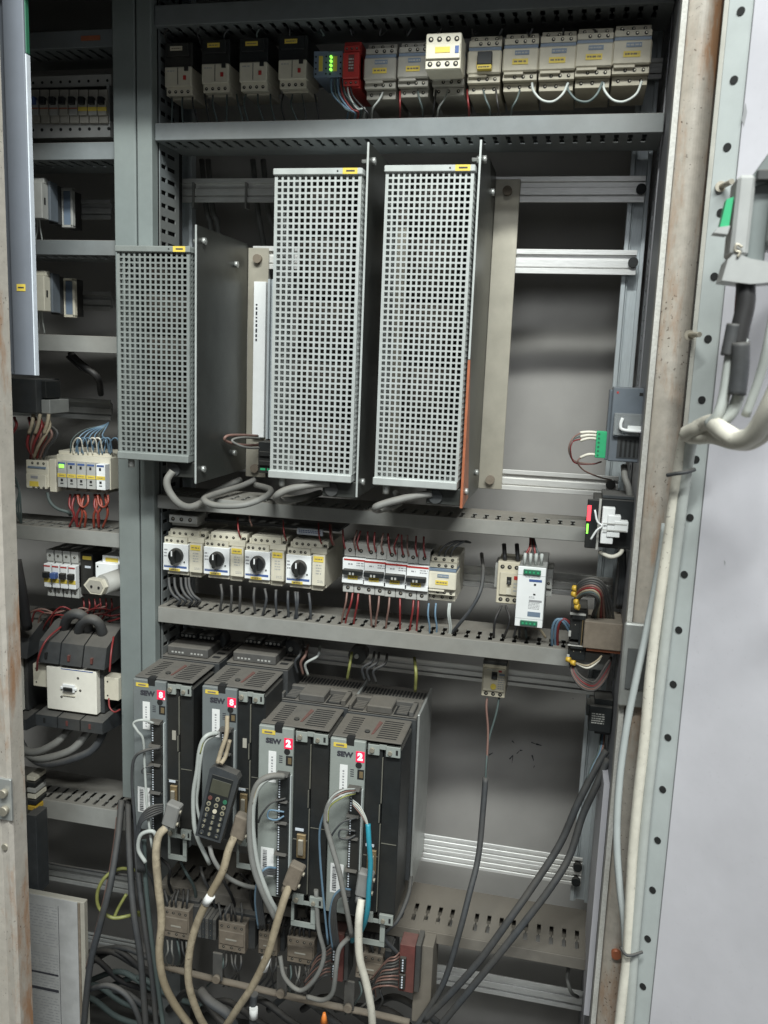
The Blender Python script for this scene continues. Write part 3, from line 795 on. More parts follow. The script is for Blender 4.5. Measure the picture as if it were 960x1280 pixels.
for k in range(16):
    x = 210 + k * 38
    cable([(x, 36, 1.17), (x + random.uniform(-6, 6), 44, 1.175), (x + random.uniform(-8, 8), 60 if x < 400 else 40, 1.19)], .0013, random.choice((w_black, w_gtl, w_dgrey)), 'thin dark wire above the top row devices', 'wire', 'wire', 'thin dark wires above the top row')

# ================================================================== MIDDLE ROW
KS = ((203.5, 661, 252.5, 724), (254.5, 665, 304, 729), (306, 669.5, 354.5, 735), (358, 674, 405.5, 741))
for k, (x0, y0, x1, y1) in enumerate(KS):
    d = Dev('motor_starter', ('leftmost', 'second', 'third', 'rightmost')[k] + ' cream motor starter with black rotary knob' + (' and an extra terminal block above' if k == 0 else ''), 'motor starter', x0, y0, x1, y1, 1.165, 'motor starters with black rotary knobs')
    d.boxes('body', cream, [(.03, .04, .98, .92, 14, 100), (.62, .0, .92, .2, 8, 40), (.08, .03, .62, .12, 5, 40)])
    d.boxes('upper_terminal_block', cream, [(.12, .82, .86, .99, 9, 40), (.02, .69, .60, .83, 2, 30), (.86, .80, 1.0, .98, 14, 40), (.60, .74, 1, .86, 6, 40)])
    kp = d.boxes('knob_panel', white_pl, [(0, .12, .64, .70, 0, 20, .8)])
    d.boxes('blue_stripe', bluep, [(.03, .19, .61, .235, -.3, .1, 0)], kp)
    d.print(.05, .21, .35, .245, -.3, 1, grey_pl, kp)
    d.boxes('tag_label', yel, [(.16, .125, .44, .175, -.5, .1, 0)], kp); d.print(.2, .13, .4, .17, -.5, 1, dirty_beige, kp)
    ax = d.boxes('auxiliary_module', cream, [(.665, .12, .985, .74, 1, 20, .8)])
    d.boxes('tag_label', yel, [(.70, .60, .95, .71, .4, 1.1, 0)], ax); d.print(.73, .63, .92, .68, .4, 1, dirty_beige, ax)
    d.print(.76, .34, .90, .56, 1, 4, grey_pl, ax); d.print(.80, .18, .95, .24, 1, 2, grey_pl, ax)
    kb = MB().cyl((d.X(.35), -.007, d.Z(.46)), (d.X(.35), 0, d.Z(.46)), .0105, 24, .0115).build('knob', dk, d.root)
    MB().box(d.X(.35) - .0026, d.X(.35) + .0026, -.0165, -.007, d.Z(.46) - .011, d.Z(.46) + .0105, .0012).build('grip', dk, kb)
    MB().box(d.X(.35) - .001, d.X(.35) + .001, -.0168, -.0165, d.Z(.46) + .002, d.Z(.46) + .010).build('pointer', white_pl, kb)
    MB().cyl((d.X(.55), -.001, d.Z(.33)), (d.X(.55), 0, d.Z(.33)), .0012, 8).build('adjuster', hole, d.root)
    d.print(.03, .40, .12, .60, 0, 3, ink_l)
    d.holes([(u, .905, 9) for u in (.22, .37, .52, .69)] + [(u, .76, 2) for u in (.09, .2, .37, .48)] + [(.93, .89, 14)], 2.1)
d = Dev('terminal_block', 'grey three pole terminal block on top of the leftmost motor starter', 'terminal', 211, 643, 246, 657, 1.172)
d.boxes('body', grey_pl, [(0, .1, 1, 1, 0, 40, 1), (.05, -.25, .95, .12, 6, 40)])
d.holes([(u, .55, 0) for u in (.15, .45, .76)], 3.0)
d = Dev('marker_plate', 'small pale marker plate with blue print above the rightmost motor starter', 'marker plate', 371, 660, 403, 670.5, 1.178)
d.boxes('plate', pale_edge, [(0, 0, 1, 1, 0, 5)]); d.print(.08, .3, .92, .85, 0, 2, bluep)
d = Dev('cover_strip', 'long dark bus cover strip above the motor starters', 'cover strip', 248, 646, 424, 665, 1.20)
d.boxes('strip', dk2, [(0, .0, 1, .75, 0, 60)])

# twin breakers
bx = [(429, 677.5), (455.4, 680.5), (481.5, 683.6), (508, 686.8)]
for k, (x0, y0) in enumerate(bx):
    d = Dev('twin_breaker', ('leftmost', 'second', 'third', 'rightmost')[k] + ' grey twin pole circuit breaker with red stripe and black toggle', 'circuit breaker', x0, y0, x0 + 26, y0 + 67, 1.165, 'twin pole circuit breakers')
    for nm, u0 in (('left', 0), ('right', .5)):
        d.boxes('pole_body', grey_pl, [(u0 + .01, .08, u0 + .49, .96, 12, 70), (u0 + .01, .72, u0 + .49, .98, 6, 40, .8), (u0 + .01, .02, u0 + .49, .22, 4, 40, .8)])
    d.boxes('front_cover', white_pl, [(0, .25, 1, .70, 0, 30, .8), (-.0, .22, 1, .32, -1.2, 20, .5)])
    d.boxes('red_stripe', redp, [(.06, .655, .99, .69, -.3, .1, 0)])
    d.print(.25, .56, .45, .62, 0, 1, ink_l); d.print(.62, .55, .95, .64, 0, 2, ink_l)
    tg = d.boxes('toggle', dk, [(.06, .40, .92, .50, -8, 4, 1)])
    d.boxes('toggle_mark', grey_pl, [(.36, .405, .44, .45, -8.4, -8, 0), (.50, .405, .58, .45, -8.4, -8, 0)], tg)
    d.boxes('tag_label', yel, [(.26, .30, .70, .375, -1.7, -1.1, 0)]); d.print(.32, .32, .64, .36, -1.7, 1, dirty_beige)
    d.holes([(.27, .84, 6), (.76, .84, 6), (.24, .115, 4), (.73, .115, 4)], 2.9)
d = contactor(535, 697, 571, 756, 'cream contactor immediately right of the twin breakers in the middle row', cream, 1.17, 95, True, None)
for k, (sx_, sy) in enumerate(((436, 690), (462, 693))): pass
d = Dev('three_pole_breaker', 'beige three pole breaker with red sticker left of the white power supply', 'circuit breaker', 622.5, 702, 648.5, 757, 1.18)
d.boxes('body', beige, [(0, 0, 1, 1, 3, 60, 1), (.12, .22, .95, .76, 0, 10, .8)])
d.boxes('side_rail_clip', grey_pl, [(-.15, .3, -.02, .9, 20, 60)])
d.boxes('toggle_slot', dk, [(.42, .48, .62, .66, -.4, .2, 0)]); d.boxes('toggle', dk2, [(.46, .50, .58, .58, -5, 0)])
d.boxes('red_sticker', redp, [(.72, .60, .95, .69, -.3, .1, 0)]); d.boxes('rating_dial', cream, [(.42, .24, .64, .4, -.6, 0)])
d.print(.72, .3, .93, .55, 0, 3, grey_pl)
d.holes([(u, v, 3) for u in (.2, .5, .8) for v in (.1, .88)], 3.0)
d = Dev('power_supply', 'white slim power supply with green terminal blocks at top and bottom', 'power supply', 648, 707.5, 677.5, 785.5, 1.15)
d.boxes('housing', white_pl, [(0, 0, 1, 1, 0, 2.5, .6)])
d.boxes('case', steel, [(.02, .01, 1.02, .99, 2.6, 110, 1)])
for v0, v1 in ((.88, .96), (.03, .11)):
    t_ = d.boxes('terminal_strip', grn_d, [(.2, v0, .82, v1, -3, .2, .4)])
    mb = MB()
    for u in (.3, .43, .57, .72): mb.cyl((d.X(u), -.0035, d.Z((v0 + v1) / 2)), (d.X(u), -.003, d.Z((v0 + v1) / 2)), .0014, 8)
    mb.build('terminal_screw', grnp, t_, 'stuff')
d.print(.28, .82, .80, .845, 0, 1, ink_l)
d.boxes('logo_plate', bluep, [(.42, .76, .88, .80, -.3, .05, 0)])
d.boxes('indicator', dk, [(.6, .70, .68, .73, -.4, .05, 0), (.6, .54, .68, .565, -.4, .05, 0)])
d.boxes('rating_plate', ink_l, [(.46, .425, .92, .46, -.3, .05, 0)]); d.print(.45, .30, .85, .42, 0, 5, ink_l); d.print(.45, .48, .65, .52, 0, 2, ink_l)
d.boxes('approval_plate', blueg, [(.44, .18, .9, .26, -.3, .05, 0)])
d.boxes('divider_line', ink_l, [(0, .135, 1, .14, -.1, .05, 0), (0, .86, 1, .865, -.1, .05, 0)])
mb = MB()
for k in range(4): mb.cyl((d.X(.2 + k * .2), .012 + .002 * k, d.H), (d.X(.2 + k * .2), .012, d.H + .016), .0022, 8)
mb.build('ferrule', w_pale, d.root, 'stuff')
for k in range(5): cable([(657 + k * 4, 693, 1.17), (662 + k * 2, 684, 1.175), (663 + k, 672, 1.19)], .0015, (w_red, w_brown, w_black, w_red, w_gtl)[k], 'thin wire rising from the white power supply', 'wire', 'wire', 'thin wires above the power supply')
d = Dev('end_bracket', 'small grey rail end bracket right of the power supply', 'end bracket', 682, 711, 689.5, 746, 1.225)
d.boxes('bracket', grey_pl, [(0, 0, 1, 1, 0, 45), (.1, .3, .9, .7, -4, 0)])
d.holes([(.5, .5, -4)], 2.2)
d = Dev('hanging_breaker', 'lone small beige breaker with red button under the dusty duct', 'circuit breaker', 603.5, 831, 630.5, 874, 1.215)
d.boxes('body', beige, [(0, 0, 1, 1, 3, 55, 1), (.05, .2, .95, .92, 0, 10, .8)])
d.boxes('dark_cap', dk2, [(0, .94, 1, 1.1, 6, 50)])
d.boxes('toggle_slot', dk, [(.40, .58, .64, .82, -.4, .1, 0)]); tg = d.boxes('toggle', dk2, [(.45, .62, .60, .72, -5, 0)])
d.boxes('red_mark', redp, [(.68, .82, .82, .88, -.3, .1, 0)]); d.boxes('blue_mark', blueg, [(.72, .72, .95, .78, -.3, .1, 0)])
MB().cyl((d.X(.5), -.002, d.Z(.36)), (d.X(.5), 0, d.Z(.36)), .0042, 14).build('test_button', yel, d.root)
d.print(.68, .28, .95, .68, 0, 6, ink_l); d.print(.2, .84, .55, .9, 0, 1, grey_pl)
d.holes([(u, .10, 3) for u in (.2, .5, .8)], 3.0)

# middle row wires
for k, x in enumerate((434, 441, 448, 462, 474, 487, 500, 517, 523)):
    y = 743 + (x - 430) * .12
    m_ = (w_brown, w_red, w_red, w_brown, w_brown, w_brown, w_red, w_red, w_red)[k]
    dx = (-6, -8, -5, 2, -4, -4, 0, -4, -2)[k]
    cable([(x, y - 4, 1.172), (x + dx * .3, y + 10, 1.165), (x + dx, y + 28, 1.172), (x + dx * 1.3, y + 44, 1.18)], .0015, m_, 'red brown wire dropping from the twin breakers into the duct', 'wire', 'wire', 'red brown wires below the twin breakers')
for k, x in enumerate((536, 545, 561, 563)):
    cable([(x, 754, 1.175), (x - 1, 768, 1.17), (x + 1, 784, 1.175), (x, 795, 1.18)], .0014, (w_blue, w_blue, w_pale, w_pale)[k], 'blue or pale wire dropping from the middle row contactor', 'wire', 'wire', 'wires below the middle row contactor')
cable([(602, 692, 1.23), (604, 715, 1.19), (600, 740, 1.17), (588, 762, 1.165), (574, 780, 1.168), (565, 792, 1.18)], .0026, w_dgrey, 'dark cable arching from the middle rail down into the duct')
for k in range(3): cable([(548 + k * 7, 712 - 12, 1.19), (551 + k * 8, 688 - k, 1.18), (566 + k * 7, 677, 1.18), (588, 678, 1.2)], .0015, w_dgrey, 'thin dark wire curving up from the middle row contactor', 'wire', 'wire', 'thin dark wires above the middle row contactor')
for k, x in enumerate((211, 218, 226, 232, 236)):
    cable([(x, 722, 1.175), (x + 1, 734, 1.17), (x + 6, 744, 1.165), (x + 14, 751, 1.168), (x + 10, 757, 1.175)], .0022, w_dgrey, 'dark wire curving from the leftmost motor starter into the duct', 'wire', 'wire', 'dark wires under the leftmost motor starter')
for k, x in enumerate((276, 289, 318, 331, 345, 369, 372, 386, 300, 360)):
    y = 728 + (x - 254) * .1
    cable([(x, y, 1.175), (x + random.uniform(-2, 2), y + 15, 1.17), (x + random.uniform(-5, 3), y + 38, 1.178)], .0021, w_dgrey, 'dark wire dropping from a motor starter into the duct', 'wire', 'wire', 'dark wires under the motor starters')
for k in range(12):
    x = 433 + k * 9 + random.uniform(-3, 3)
    cable([(x, 686 + k, 1.17), (x - 2, 676 + k, 1.172), (x + random.uniform(-4, 4), 662 + k * .8, 1.18)], .0014, random.choice((w_red, w_red, w_orange, w_brown)), 'thin red wire above the twin breakers', 'wire', 'wire', 'thin red wires above the twin breakers')
for k, (x, y) in enumerate(((297, 655), (354, 658), (398, 662), (412, 663), (414, 664), (311, 640))):
    cable([(x + 4, y + 18, 1.175), (x + 1, y + 8, 1.17), (x, y - 8, 1.185)], .0012, w_red if k < 4 else w_brown, 'thin red wire above the motor starters', 'wire', 'wire', 'thin red wires above the motor starters')
for k, (x, m_) in enumerate(((627, w_black), (632, w_black), (645, w_dgrey), (652, w_dgrey), (668, w_beige), (657, w_gtl))):
    cable([(x, 757 + (k > 3) * 28, 1.185), (x + (-8, 5, 2, -2, 7, 0)[k], 775 + (k > 3) * 12, 1.172), (x + (-10, -2, -3, -3, 14, 1)[k], 797, 1.178)], .0018, m_, 'thin wire dropping near the white power supply', 'wire', 'wire', 'thin wires below the power supply')
for x in (631, 647): cable([(x, 707, 1.2), (x, 697, 1.19), (x - 1, 680, 1.20)], .003, w_black, 'short black lead entering the beige three pole breaker', 'wire', 'wire', 'black leads above the three pole breaker')
# the hanging breaker's leads
cable([(609, 872, 1.225), (608, 885, 1.22), (610, 915, 1.215), (608, 960, 1.20), (607, 978, 1.195)], .0017, w_brown, 'brown conductor running down from the lone hanging breaker', 'wire', 'wire')
cable([(624, 872, 1.225), (620, 893, 1.22), (611, 925, 1.215), (608, 955, 1.20), (607, 978, 1.195)], .0017, w_gtl, 'blue grey conductor running down from the lone hanging breaker', 'wire', 'wire')
cable([(607, 972, 1.195), (604, 1010, 1.185), (598, 1070, 1.165), (586, 1120, 1.14), (573, 1170, 1.125), (556, 1225, 1.12), (535, 1262, 1.12), (515, 1290, 1.12)], .0043, w_dgrey, 'leftmost dark cable running from the hanging breaker to the cabinet floor')
cable([(758, 938, 1.17), (742, 965, 1.16), (722, 1005, 1.15), (700, 1055, 1.14), (668, 1105, 1.125), (635, 1152, 1.11), (600, 1200, 1.105), (565, 1240, 1.11), (530, 1275, 1.12)], .0050, w_dgrey, 'upper one of the two dark cables slanting across the bottom right')
cable([(760, 948, 1.165), (744, 985, 1.155), (728, 1020, 1.15), (712, 1070, 1.135), (688, 1110, 1.12), (650, 1160, 1.11), (618, 1200, 1.105), (585, 1240, 1.11), (548, 1285, 1.12)], .0050, w_dgrey, 'lower one of the two dark cables slanting across the bottom right')
for k, m_ in enumerate((w_brown, w_blue, w_gtl)): cable([(756 - k * 2, 915, 1.2), (752 - k * 2, 940, 1.175), (740 - k, 962, 1.16), (729, 995, 1.15)], .0016, m_, 'bare conductor beside the slanting cables at the right wall', 'wire', 'wire', 'conductors above the slanting cables')
for k, (x0_, m_) in enumerate(((690, w_blue), (694, w_blue), (697, w_red))):
    cable([(x0_, 809, 1.178), (x0_ + 0, 790, 1.165), (x0_ + 3, 778, 1.16), (x0_ + 9, 774, 1.16), (x0_ + 17, 781, 1.16), (x0_ + 24, 795, 1.165)], .0019, m_, ('outer pale blue', 'inner pale blue', 'red')[k] + ' wire hooping out of the duct beside the brown block', 'wire', 'wire')

# ------------------------------------------------------------------ right side devices
d = Dev('grey_module', 'grey blue control module with clear cover half hidden by the right post', 'module', 767, 484, 806, 579, 1.13)
d.boxes('case', mod_m, [(0, 0, 1, 1, 0, 45, 1), (-.08, -.0, .01, .96, 10, 45)])
d.boxes('grille_panel', dk2, [(.22, .05, .95, .34, -.6, .1, 0)])
mb = MB()
for k in range(5): mb.box(d.X(.3 + k * .12), d.X(.36 + k * .12), -.0012, -.0006, d.Z(.07), d.Z(.3))
mb.build('vent_slot', hole, d.root, 'stuff')
d.boxes('red_dot', redp, [(.10, .92, .15, .945, -.4, .1, 0)]); d.boxes('latch_notch', hole, [(.70, .90, .95, .94, -.4, .1, 0)])
cv = d.boxes('clear_cover', clearp, [(.08, .36, .98, .66, -7, -.2, 1)])
o = MB().tube([(d.X(.3), -.009, d.Z(.60)), (d.X(.26), -.010, d.Z(.50)), (d.X(.36), -.011, d.Z(.44)), (d.X(.95), -.012, d.Z(.43))], .0022, 6).build('white_lever', white_pl, d.root)
d.boxes('inner_plug', white_pl, [(.45, .42, .95, .5, -9.5, -7.2, .4)])
d = Dev('green_connector', 'bright green pluggable terminal connector on the side of the grey module', 'connector', 746, 539, 757, 573, 1.14)
d.boxes('body', grnp, [(0, 0, 1, 1, 0, 14, .6)])
mb = MB()
for k in range(6): mb.cyl((d.X(.25), -.0004, d.Z(.1 + k * .16)), (d.X(.25), 0, d.Z(.1 + k * .16)), .0014, 8)
mb.build('terminal_screw', grn_d, d.root, 'stuff')
for k, (y_, m_) in enumerate(((541, w_white), (545, w_white), (549, w_white), (569, w_white))): cable([(748, y_, 1.145), (736, y_ - 1, 1.14), (725, y_ - 0 + k, 1.14)], .0019, m_, 'pale ferrule sleeve plugged into the green connector', 'ferrule', 'ferrule', 'pale ferrule sleeves at the green connector')
for k in range(3): cable([(726, 541 + 4 * k, 1.14), (716, 548 + 2 * k, 1.13), (711 + k, 562, 1.13), (718, 576 + k, 1.14), (740, 580, 1.15), (752, 577, 1.15)], .0010, (w_brown, w_gtl, w_red)[k], ('brown', 'grey', 'red')[k] + ' thin wire looping left of the green connector', 'wire', 'wire')
cable([(726, 571, 1.14), (722, 578, 1.14), (730, 588, 1.15), (748, 596, 1.17), (764, 600, 1.19)], .0010, w_brown, 'thin brown wire trailing under the green connector', 'wire', 'wire')
cable([(780, 582, 1.15), (781, 596, 1.14), (786, 612, 1.135), (788, 640, 1.14)], .0042, w_grey, 'short grey cable below the grey blue module')
# glowing module with white plug
d = Dev('lit_module', 'black slim module with red and green glowing lamps at the end of the middle duct', 'module', 735, 624, 745, 686, 1.115)
d.boxes('front', dk, [(0, 0, 1, 1, 0, 6, 1)])
d.boxes('case', dk, [(.5, .02, 4.6, 1.02, 5, 60, 1)])
d.boxes('red_lamp', led_r2, [(.02, .56, .34, .88, -.8, .1, .2)]); d.boxes('green_lamp', led_g, [(.06, .30, .22, .50, -.6, .1, .2)])
d.boxes('cover_edge', grey_pl, [(.95, -.02, 1.15, 1.02, -1, 5, .3)])
d.boxes('top_face', dk2, [(1.2, 1.03, 4.6, 1.10, 6, 60)])
d = Dev('white_plug', 'white stepped plug connector on the glowing black module', 'plug', 752, 634, 783, 682, 1.105)
d.boxes('plug_body', white_pl, [(.05, 0, .50, 1, 0, 12, .8), (.25, .2, .72, .8, -2, 12, .8), (.5, .36, 1, .66, -3, 12, .8)])
d.boxes('plug_rib', grey_pl, [(.1, .38, .95, .41, -3.4, -3, 0), (.1, .56, .95, .59, -3.4, -3, 0)])
MB().tube([(-.008, -.002, d.Z(.92)), (-.004, -.003, d.Z(.62)), (.002, -.003, d.Z(.5)), (-.004, -.003, d.Z(.36)), (-.010, -.002, d.Z(.1))], .0014, 6).build('spring_clip', white_pl, d.root)
cable([(750, 690, 1.13), (757, 694, 1.115), (766, 696, 1.112), (775, 692, 1.115), (779, 685, 1.13)], .0028, w_white, 'short white cable curling under the white plug')
for k in range(3): cable([(774 + k * 3, 690, 1.15), (776 + k * 2, 715, 1.16), (772 + k * 4, 760, 1.17)], .0030, w_dgrey, 'dark cable running down the right wall below the glowing module', group='dark cables down the right wall')
# brown box with relay blocks
d = Dev('timer_relay', 'dusty brown boxy relay standing out from the right wall', 'relay', 731, 776, 776, 815, 1.125)
d.boxes('case', dirty_beige, [(0, 0, 1, 1, 0, 60, 1.2)])
d.boxes('orange_base', copper, [(.1, -.12, 1, -.01, 4, 60, .5)])
d.boxes('base_socket', dk, [(-.12, -.05, -.02, 1.1, 8, 50)])
d.boxes('contact_strip', gold, [(-.06, -.1, -.03, 1.2, 6, 8)])
for k, (x0, y0, x1, y1, lab) in enumerate(((714, 762, 732, 801, 'upper black terminal socket left of the brown relay'), (711, 803, 731, 826, 'lower black terminal socket left of the brown relay'))):
    d = Dev('relay_socket', lab, 'terminal', x0, y0, x1, y1, 1.135, 'black sockets by the brown relay')
    d.boxes('body', dk, [(0, 0, 1, 1, 0, 60, .8), (.1, .7, .9, .95, -4, 0)])
    d.boxes('grey_clip', grey_pl, [(-.06, .85, .9, .93, -4.6, -.5), (-.06, .1, .1, .3, -3, 0)])
    d.holes([(.3, .5, 0), (.7, .5, 0)], 1.6)
for k, (x, y) in enumerate(((719, 735), (718, 742), (721, 752), (722, 758), (711, 824), (717, 828))):
    cable([(x - 3, y, 1.12), (x + 2, y + 1, 1.118)], .0042 if k < 4 else .0036, yelp, 'yellow ferrule at the wiring of the brown relay', 'ferrule', 'ferrule', 'yellow ferrules by the brown relay')
mi = [w_dgrey, w_dgrey, w_dgrey, w_brown, w_red, w_beige, w_gtl, w_black]
for k in range(8):
    o = k * 2.2
    cable([(719, 738 + k * 2, 1.125), (726 + o * .3, 728 + k * 2.2, 1.11), (740 + o * .2, 723 + k * 3, 1.105), (754 - k, 730 + k * 3.4, 1.11), (763 - k * 3, 752 + k * 2, 1.13), (767 - k * 4, 775, 1.15)], .0019, mi[k], 'wire arching over the top of the brown relay', 'wire', 'wire', 'wires arching over the brown relay')
for k in range(6):
    cable([(712 + k, 826, 1.13), (716 + k, 845 - k, 1.12), (728 + k, 860 - k * 2, 1.115), (744, 862 - 2 * k, 1.12), (758, 846 - 3 * k, 1.13), (764, 822, 1.15)], .0018, (w_dgrey, w_brown, w_dgrey, w_red, w_dgrey, w_black)[k], 'wire sagging in a loop under the brown relay', 'wire', 'wire', 'wires sagging under the brown relay')
for k in range(2): cable([(720, 829, 1.12), (734, 832 + k * 3, 1.11), (746, 826 + k * 2, 1.115), (752, 820, 1.125)], .0014, (w_beige, w_white)[k], 'pale thin wire under the brown relay', 'wire', 'wire', 'pale wires under the brown relay')
d = Dev('wall_connector', 'black multi pin connector with pale hand marks below the brown relay', 'connector', 738, 874, 763, 919, 1.16)
d.boxes('body', dk, [(0, .05, 1, .82, 0, 40, 1), (.2, .8, 1, 1, 6, 40), (-.12, .45, .02, .8, 6, 30), (.3, -.08, 1, .08, 8, 40)])
d.print(.12, .28, .68, .62, 0, 5, grey_pl)

# ================================================================== LEFT BAY
YL_ = 1.175
rt = Dev('breaker_strip_frame', 'grey slotted bracket holding the breaker strip at upper left', 'bracket', 22, 94, 139, 172, YL_ + .01)
rt.boxes('upper_strip', grey_pl, [(0, .80, 1, .98, 2, 60)]); rt.boxes('lower_strip', grey_pl, [(0, .0, 1, .25, -3, 60)])
rt.boxes('end_bracket', steel, [(.97, .25, 1.0, .8, -4, 60)])
rt.holes([(.06 + k * .10, .88, 2) for k in range(10)], 2.0, False); rt.holes([(.06 + k * .103, .13, -3) for k in range(10)], 2.4, False)
for k in range(9):
    x0 = 24 + k * 12.2
    d = Dev('slim_breaker', ('leftmost', 'second', 'third', 'fourth', 'fifth', 'sixth', 'seventh', 'eighth', 'rightmost')[k] + ' slim single pole breaker of the dim strip at upper left', 'circuit breaker', x0, 111, x0 + 11.8, 153, YL_, 'slim breakers in the upper left strip')
    d.boxes('body', dull, [(0, 0, 1, 1, 3, 70)]); d.boxes('front_cover', (dull, grey_pl)[k % 2], [(0.03, .22, .97, .66, 0, 20)])
    d.boxes('toggle', (dk, bluep, dk, dk, dk, dk, dk, dk, dk)[k], [(.2, .52, .8, .74, -6, 2)])
    if k > 5: d.boxes('tag_label', yel, [(0, .34, 1, .46, -.5, 0, 0)])
    else: d.boxes('orange_line', copper, [(0, .40, 1, .44, -.3, 0, 0)])
d = Dev('orange_label', 'faint orange tag glued on the dark duct at top left', 'label', 101, 45, 125, 50, 1.159); d.boxes('tag', copper, [(0, 0, 1, 1, 0, .8, 0)])
for k, (x, y) in enumerate(((41, 228), (44, 344))):
    lab = ('upper', 'lower')[k] + ' plug-in module with white cover seen from its side in the left bay'
    d = Dev('plug_in_module', lab, 'module', x - 12, y, x + 12, y + 45, 1.175, 'plug-in modules in the left bay')
    d.boxes('case', cream if k else grey_pl, [(0, 0, 1, 1, 0, 16, 1), (.1, 1, 1, 1.15, 6, 16)])
    d.boxes('side_window', mod_m, [(1.0, -.02, 1.15, 1.10, 14, 34, 1)])
    d.boxes('rear_shell', dk2, [(.6, -.05, 1.1, 1.05, 34, 100)])
    d.boxes('rear_cover_frame', cream if k else grey_pl, [(1.1, -.1, 1.18, 1.0, 44, 48, 1), (1.1, -.12, 1.72, -.04, 44, 52, .6), (1.1, .94, 1.72, 1.02, 44, 52, .6), (1.6, -.1, 1.72, 1.0, 44, 52, .6)])
    d.boxes('rear_cover_sheet', blueg, [(1.18, -.04, 1.6, .94, 46, 48)])
    d.boxes('slot', hole, [(1.0, .4, 1.006, .6, 5, 9, 0)])
    for q_ in range(3): cable([(x + 2 + 3 * q_, y + 44, 1.18), (x + 3 + 3 * q_, y + 56, 1.19), (x - 6 + 9 * q_, y + 74, 1.2)], .0012, w_pale, 'thin pale wire under the ' + ('upper' if k == 0 else 'lower') + ' plug-in module', 'wire', 'wire', 'thin pale wires under the plug-in modules ' + ('above' if k == 0 else 'below'))
cable([(88, 442, 1.2), (102, 455, 1.19), (122, 472, 1.19), (126, 492, 1.25)], .005, w_black, 'thick black cable crossing behind the lower left duct')
cable([(84, 446, 1.2), (100, 460, 1.19), (118, 470, 1.2)], .0022, w_black, 'thin black cable crossing behind the lower left duct')
d = Dev('black_box_unit', 'black box unit peeking out below the swing panel', 'box', 6, 472, 46, 517, 1.15)
d.boxes('case', dk2, [(0, 0, 1, 1, 0, 60, 1)]); d.boxes('metal_clip', steel, [(1.02, .0, 1.30, .40, 10, 60, .6)]); d.boxes('pin_strip', dk, [(1.02, .45, 1.16, .95, 12, 50)])
for k, x in enumerate((36, 44, 50, 60, 18)):
    cable([(x, 522, 1.17), (x + 2, 534, 1.16), (x - 2 - k * 3, 556, 1.155), (x + 6 - k * 8, 572, 1.165)], .0022, (w_red, w_brown, w_red, w_beige, w_red)[k], 'red or brown wire hanging below the black box unit', 'wire', 'wire', 'wires under the black box unit')
for x in (42, 50, 61): cable([(x, 518, 1.16), (x - 2, 530, 1.155), (x - 6, 542, 1.155)], .0028, w_beige, 'beige wire end hanging below the black box unit', 'wire', 'wire', 'beige wire ends under the black box unit')
d = Dev('small_contactor', 'small cream contactor left of the relay block in the left bay', 'contactor', 30, 574, 59, 612, 1.16)
d.boxes('body', cream, [(0, .05, 1, .98, 4, 80, 1), (.05, 0, .95, .5, 0, 20, 1), (1.0, -.1, 1.3, 1.05, 6, 80, 1)])
d.boxes('blue_band', blueg, [(.1, .70, .9, .77, 3, 5, 0)]); d.boxes('name_plate', ink_l, [(.28, .36, .6, .45, -.4, .1, 0)]); d.boxes('tag_label', yel, [(.22, .08, .62, .26, -.4, .1, 0)])
d.holes([(u, .88, 4) for u in (.3, .55, .8)] + [(u, .05, 0) for u in (.4, .62, .85)], 2.0)
d = Dev('relay_socket_rail', 'cream relay socket rail housing five relays in the left bay', 'relay base', 68, 568, 134, 617, 1.170)
d.boxes('housing', cream, [(0, .08, 1.04, 1.0, 4, 75, 1.2), (-.0, .84, 1.02, 1.10, 10, 70, 1)])
d.boxes('lower_clip', dull, [(.0 + k * .2, -.04, .14 + k * .2, .1, 10, 50) for k in range(5)])
for k in range(5):
    x = 71.5 + k * 12.1; y = 576.5 + k * .9
    d = Dev('plug_in_relay', 'slim plug-in relay with yellow tag' + (', lit green, leftmost of five' if k == 0 else ', number %s from the left of five' % ('', 'two', 'three', 'four', 'five')[k]), 'relay', x, y, x + 11.6, y + 33, 1.160, 'five slim plug-in relays')
    d.boxes('body', (grey_pl if k < 4 else white_pl), [(0, 0, 1, 1, 0, 14, .6)]); d.boxes('blue_top', bluep, [(.1, .90, .9, .97, -.4, .1, 0)])
    d.boxes('tag_label', yel, [(.0, .40, 1.0, .54, -.5, .1, 0)]); d.print(.2, .44, .8, .50, -.5, 1, dirty_beige)
    d.boxes('front_slots', hole, [(.36, .24, .62, .34, -.3, .1, 0), (.32, .14, .66, .18, -.3, .1, 0)])
    d.boxes('indicator', led_g if k == 0 else hole, [(.22 if k == 0 else .36, .76, .76 if k == 0 else .58, .9 if k == 0 else .86, -1, .1, .2)])
for k, x in enumerate((92, 104, 116, 128, 138, 98, 110, 124)):
    cable([(x, 568, 1.18), (x - 1, 556, 1.175), (x + 4, 548, 1.17), (x + 9, 549, 1.17), (x + 11, 557, 1.175), (x + 12, 566, 1.18)], .0012, (w_white, w_blue, w_white, w_blue, w_blue, w_blue, w_white, w_blue)[k], 'thin white or blue wire arched over the left relay block', 'wire', 'wire', 'wires arched over the left relay block')
for k in range(7):
    cable([(88 + k * 7, 566, 1.18), (90 + k * 7, 550, 1.18), (104 + k * 4, 538 + k, 1.19), (128 + k, 532, 1.2), (136, 528, 1.24)], .0011, random.choice((w_blue, w_gtl, w_dgrey)), 'thin grey blue wire fanning from the left rail to the relay block', 'wire', 'wire', 'thin wires fanning to the relay block')
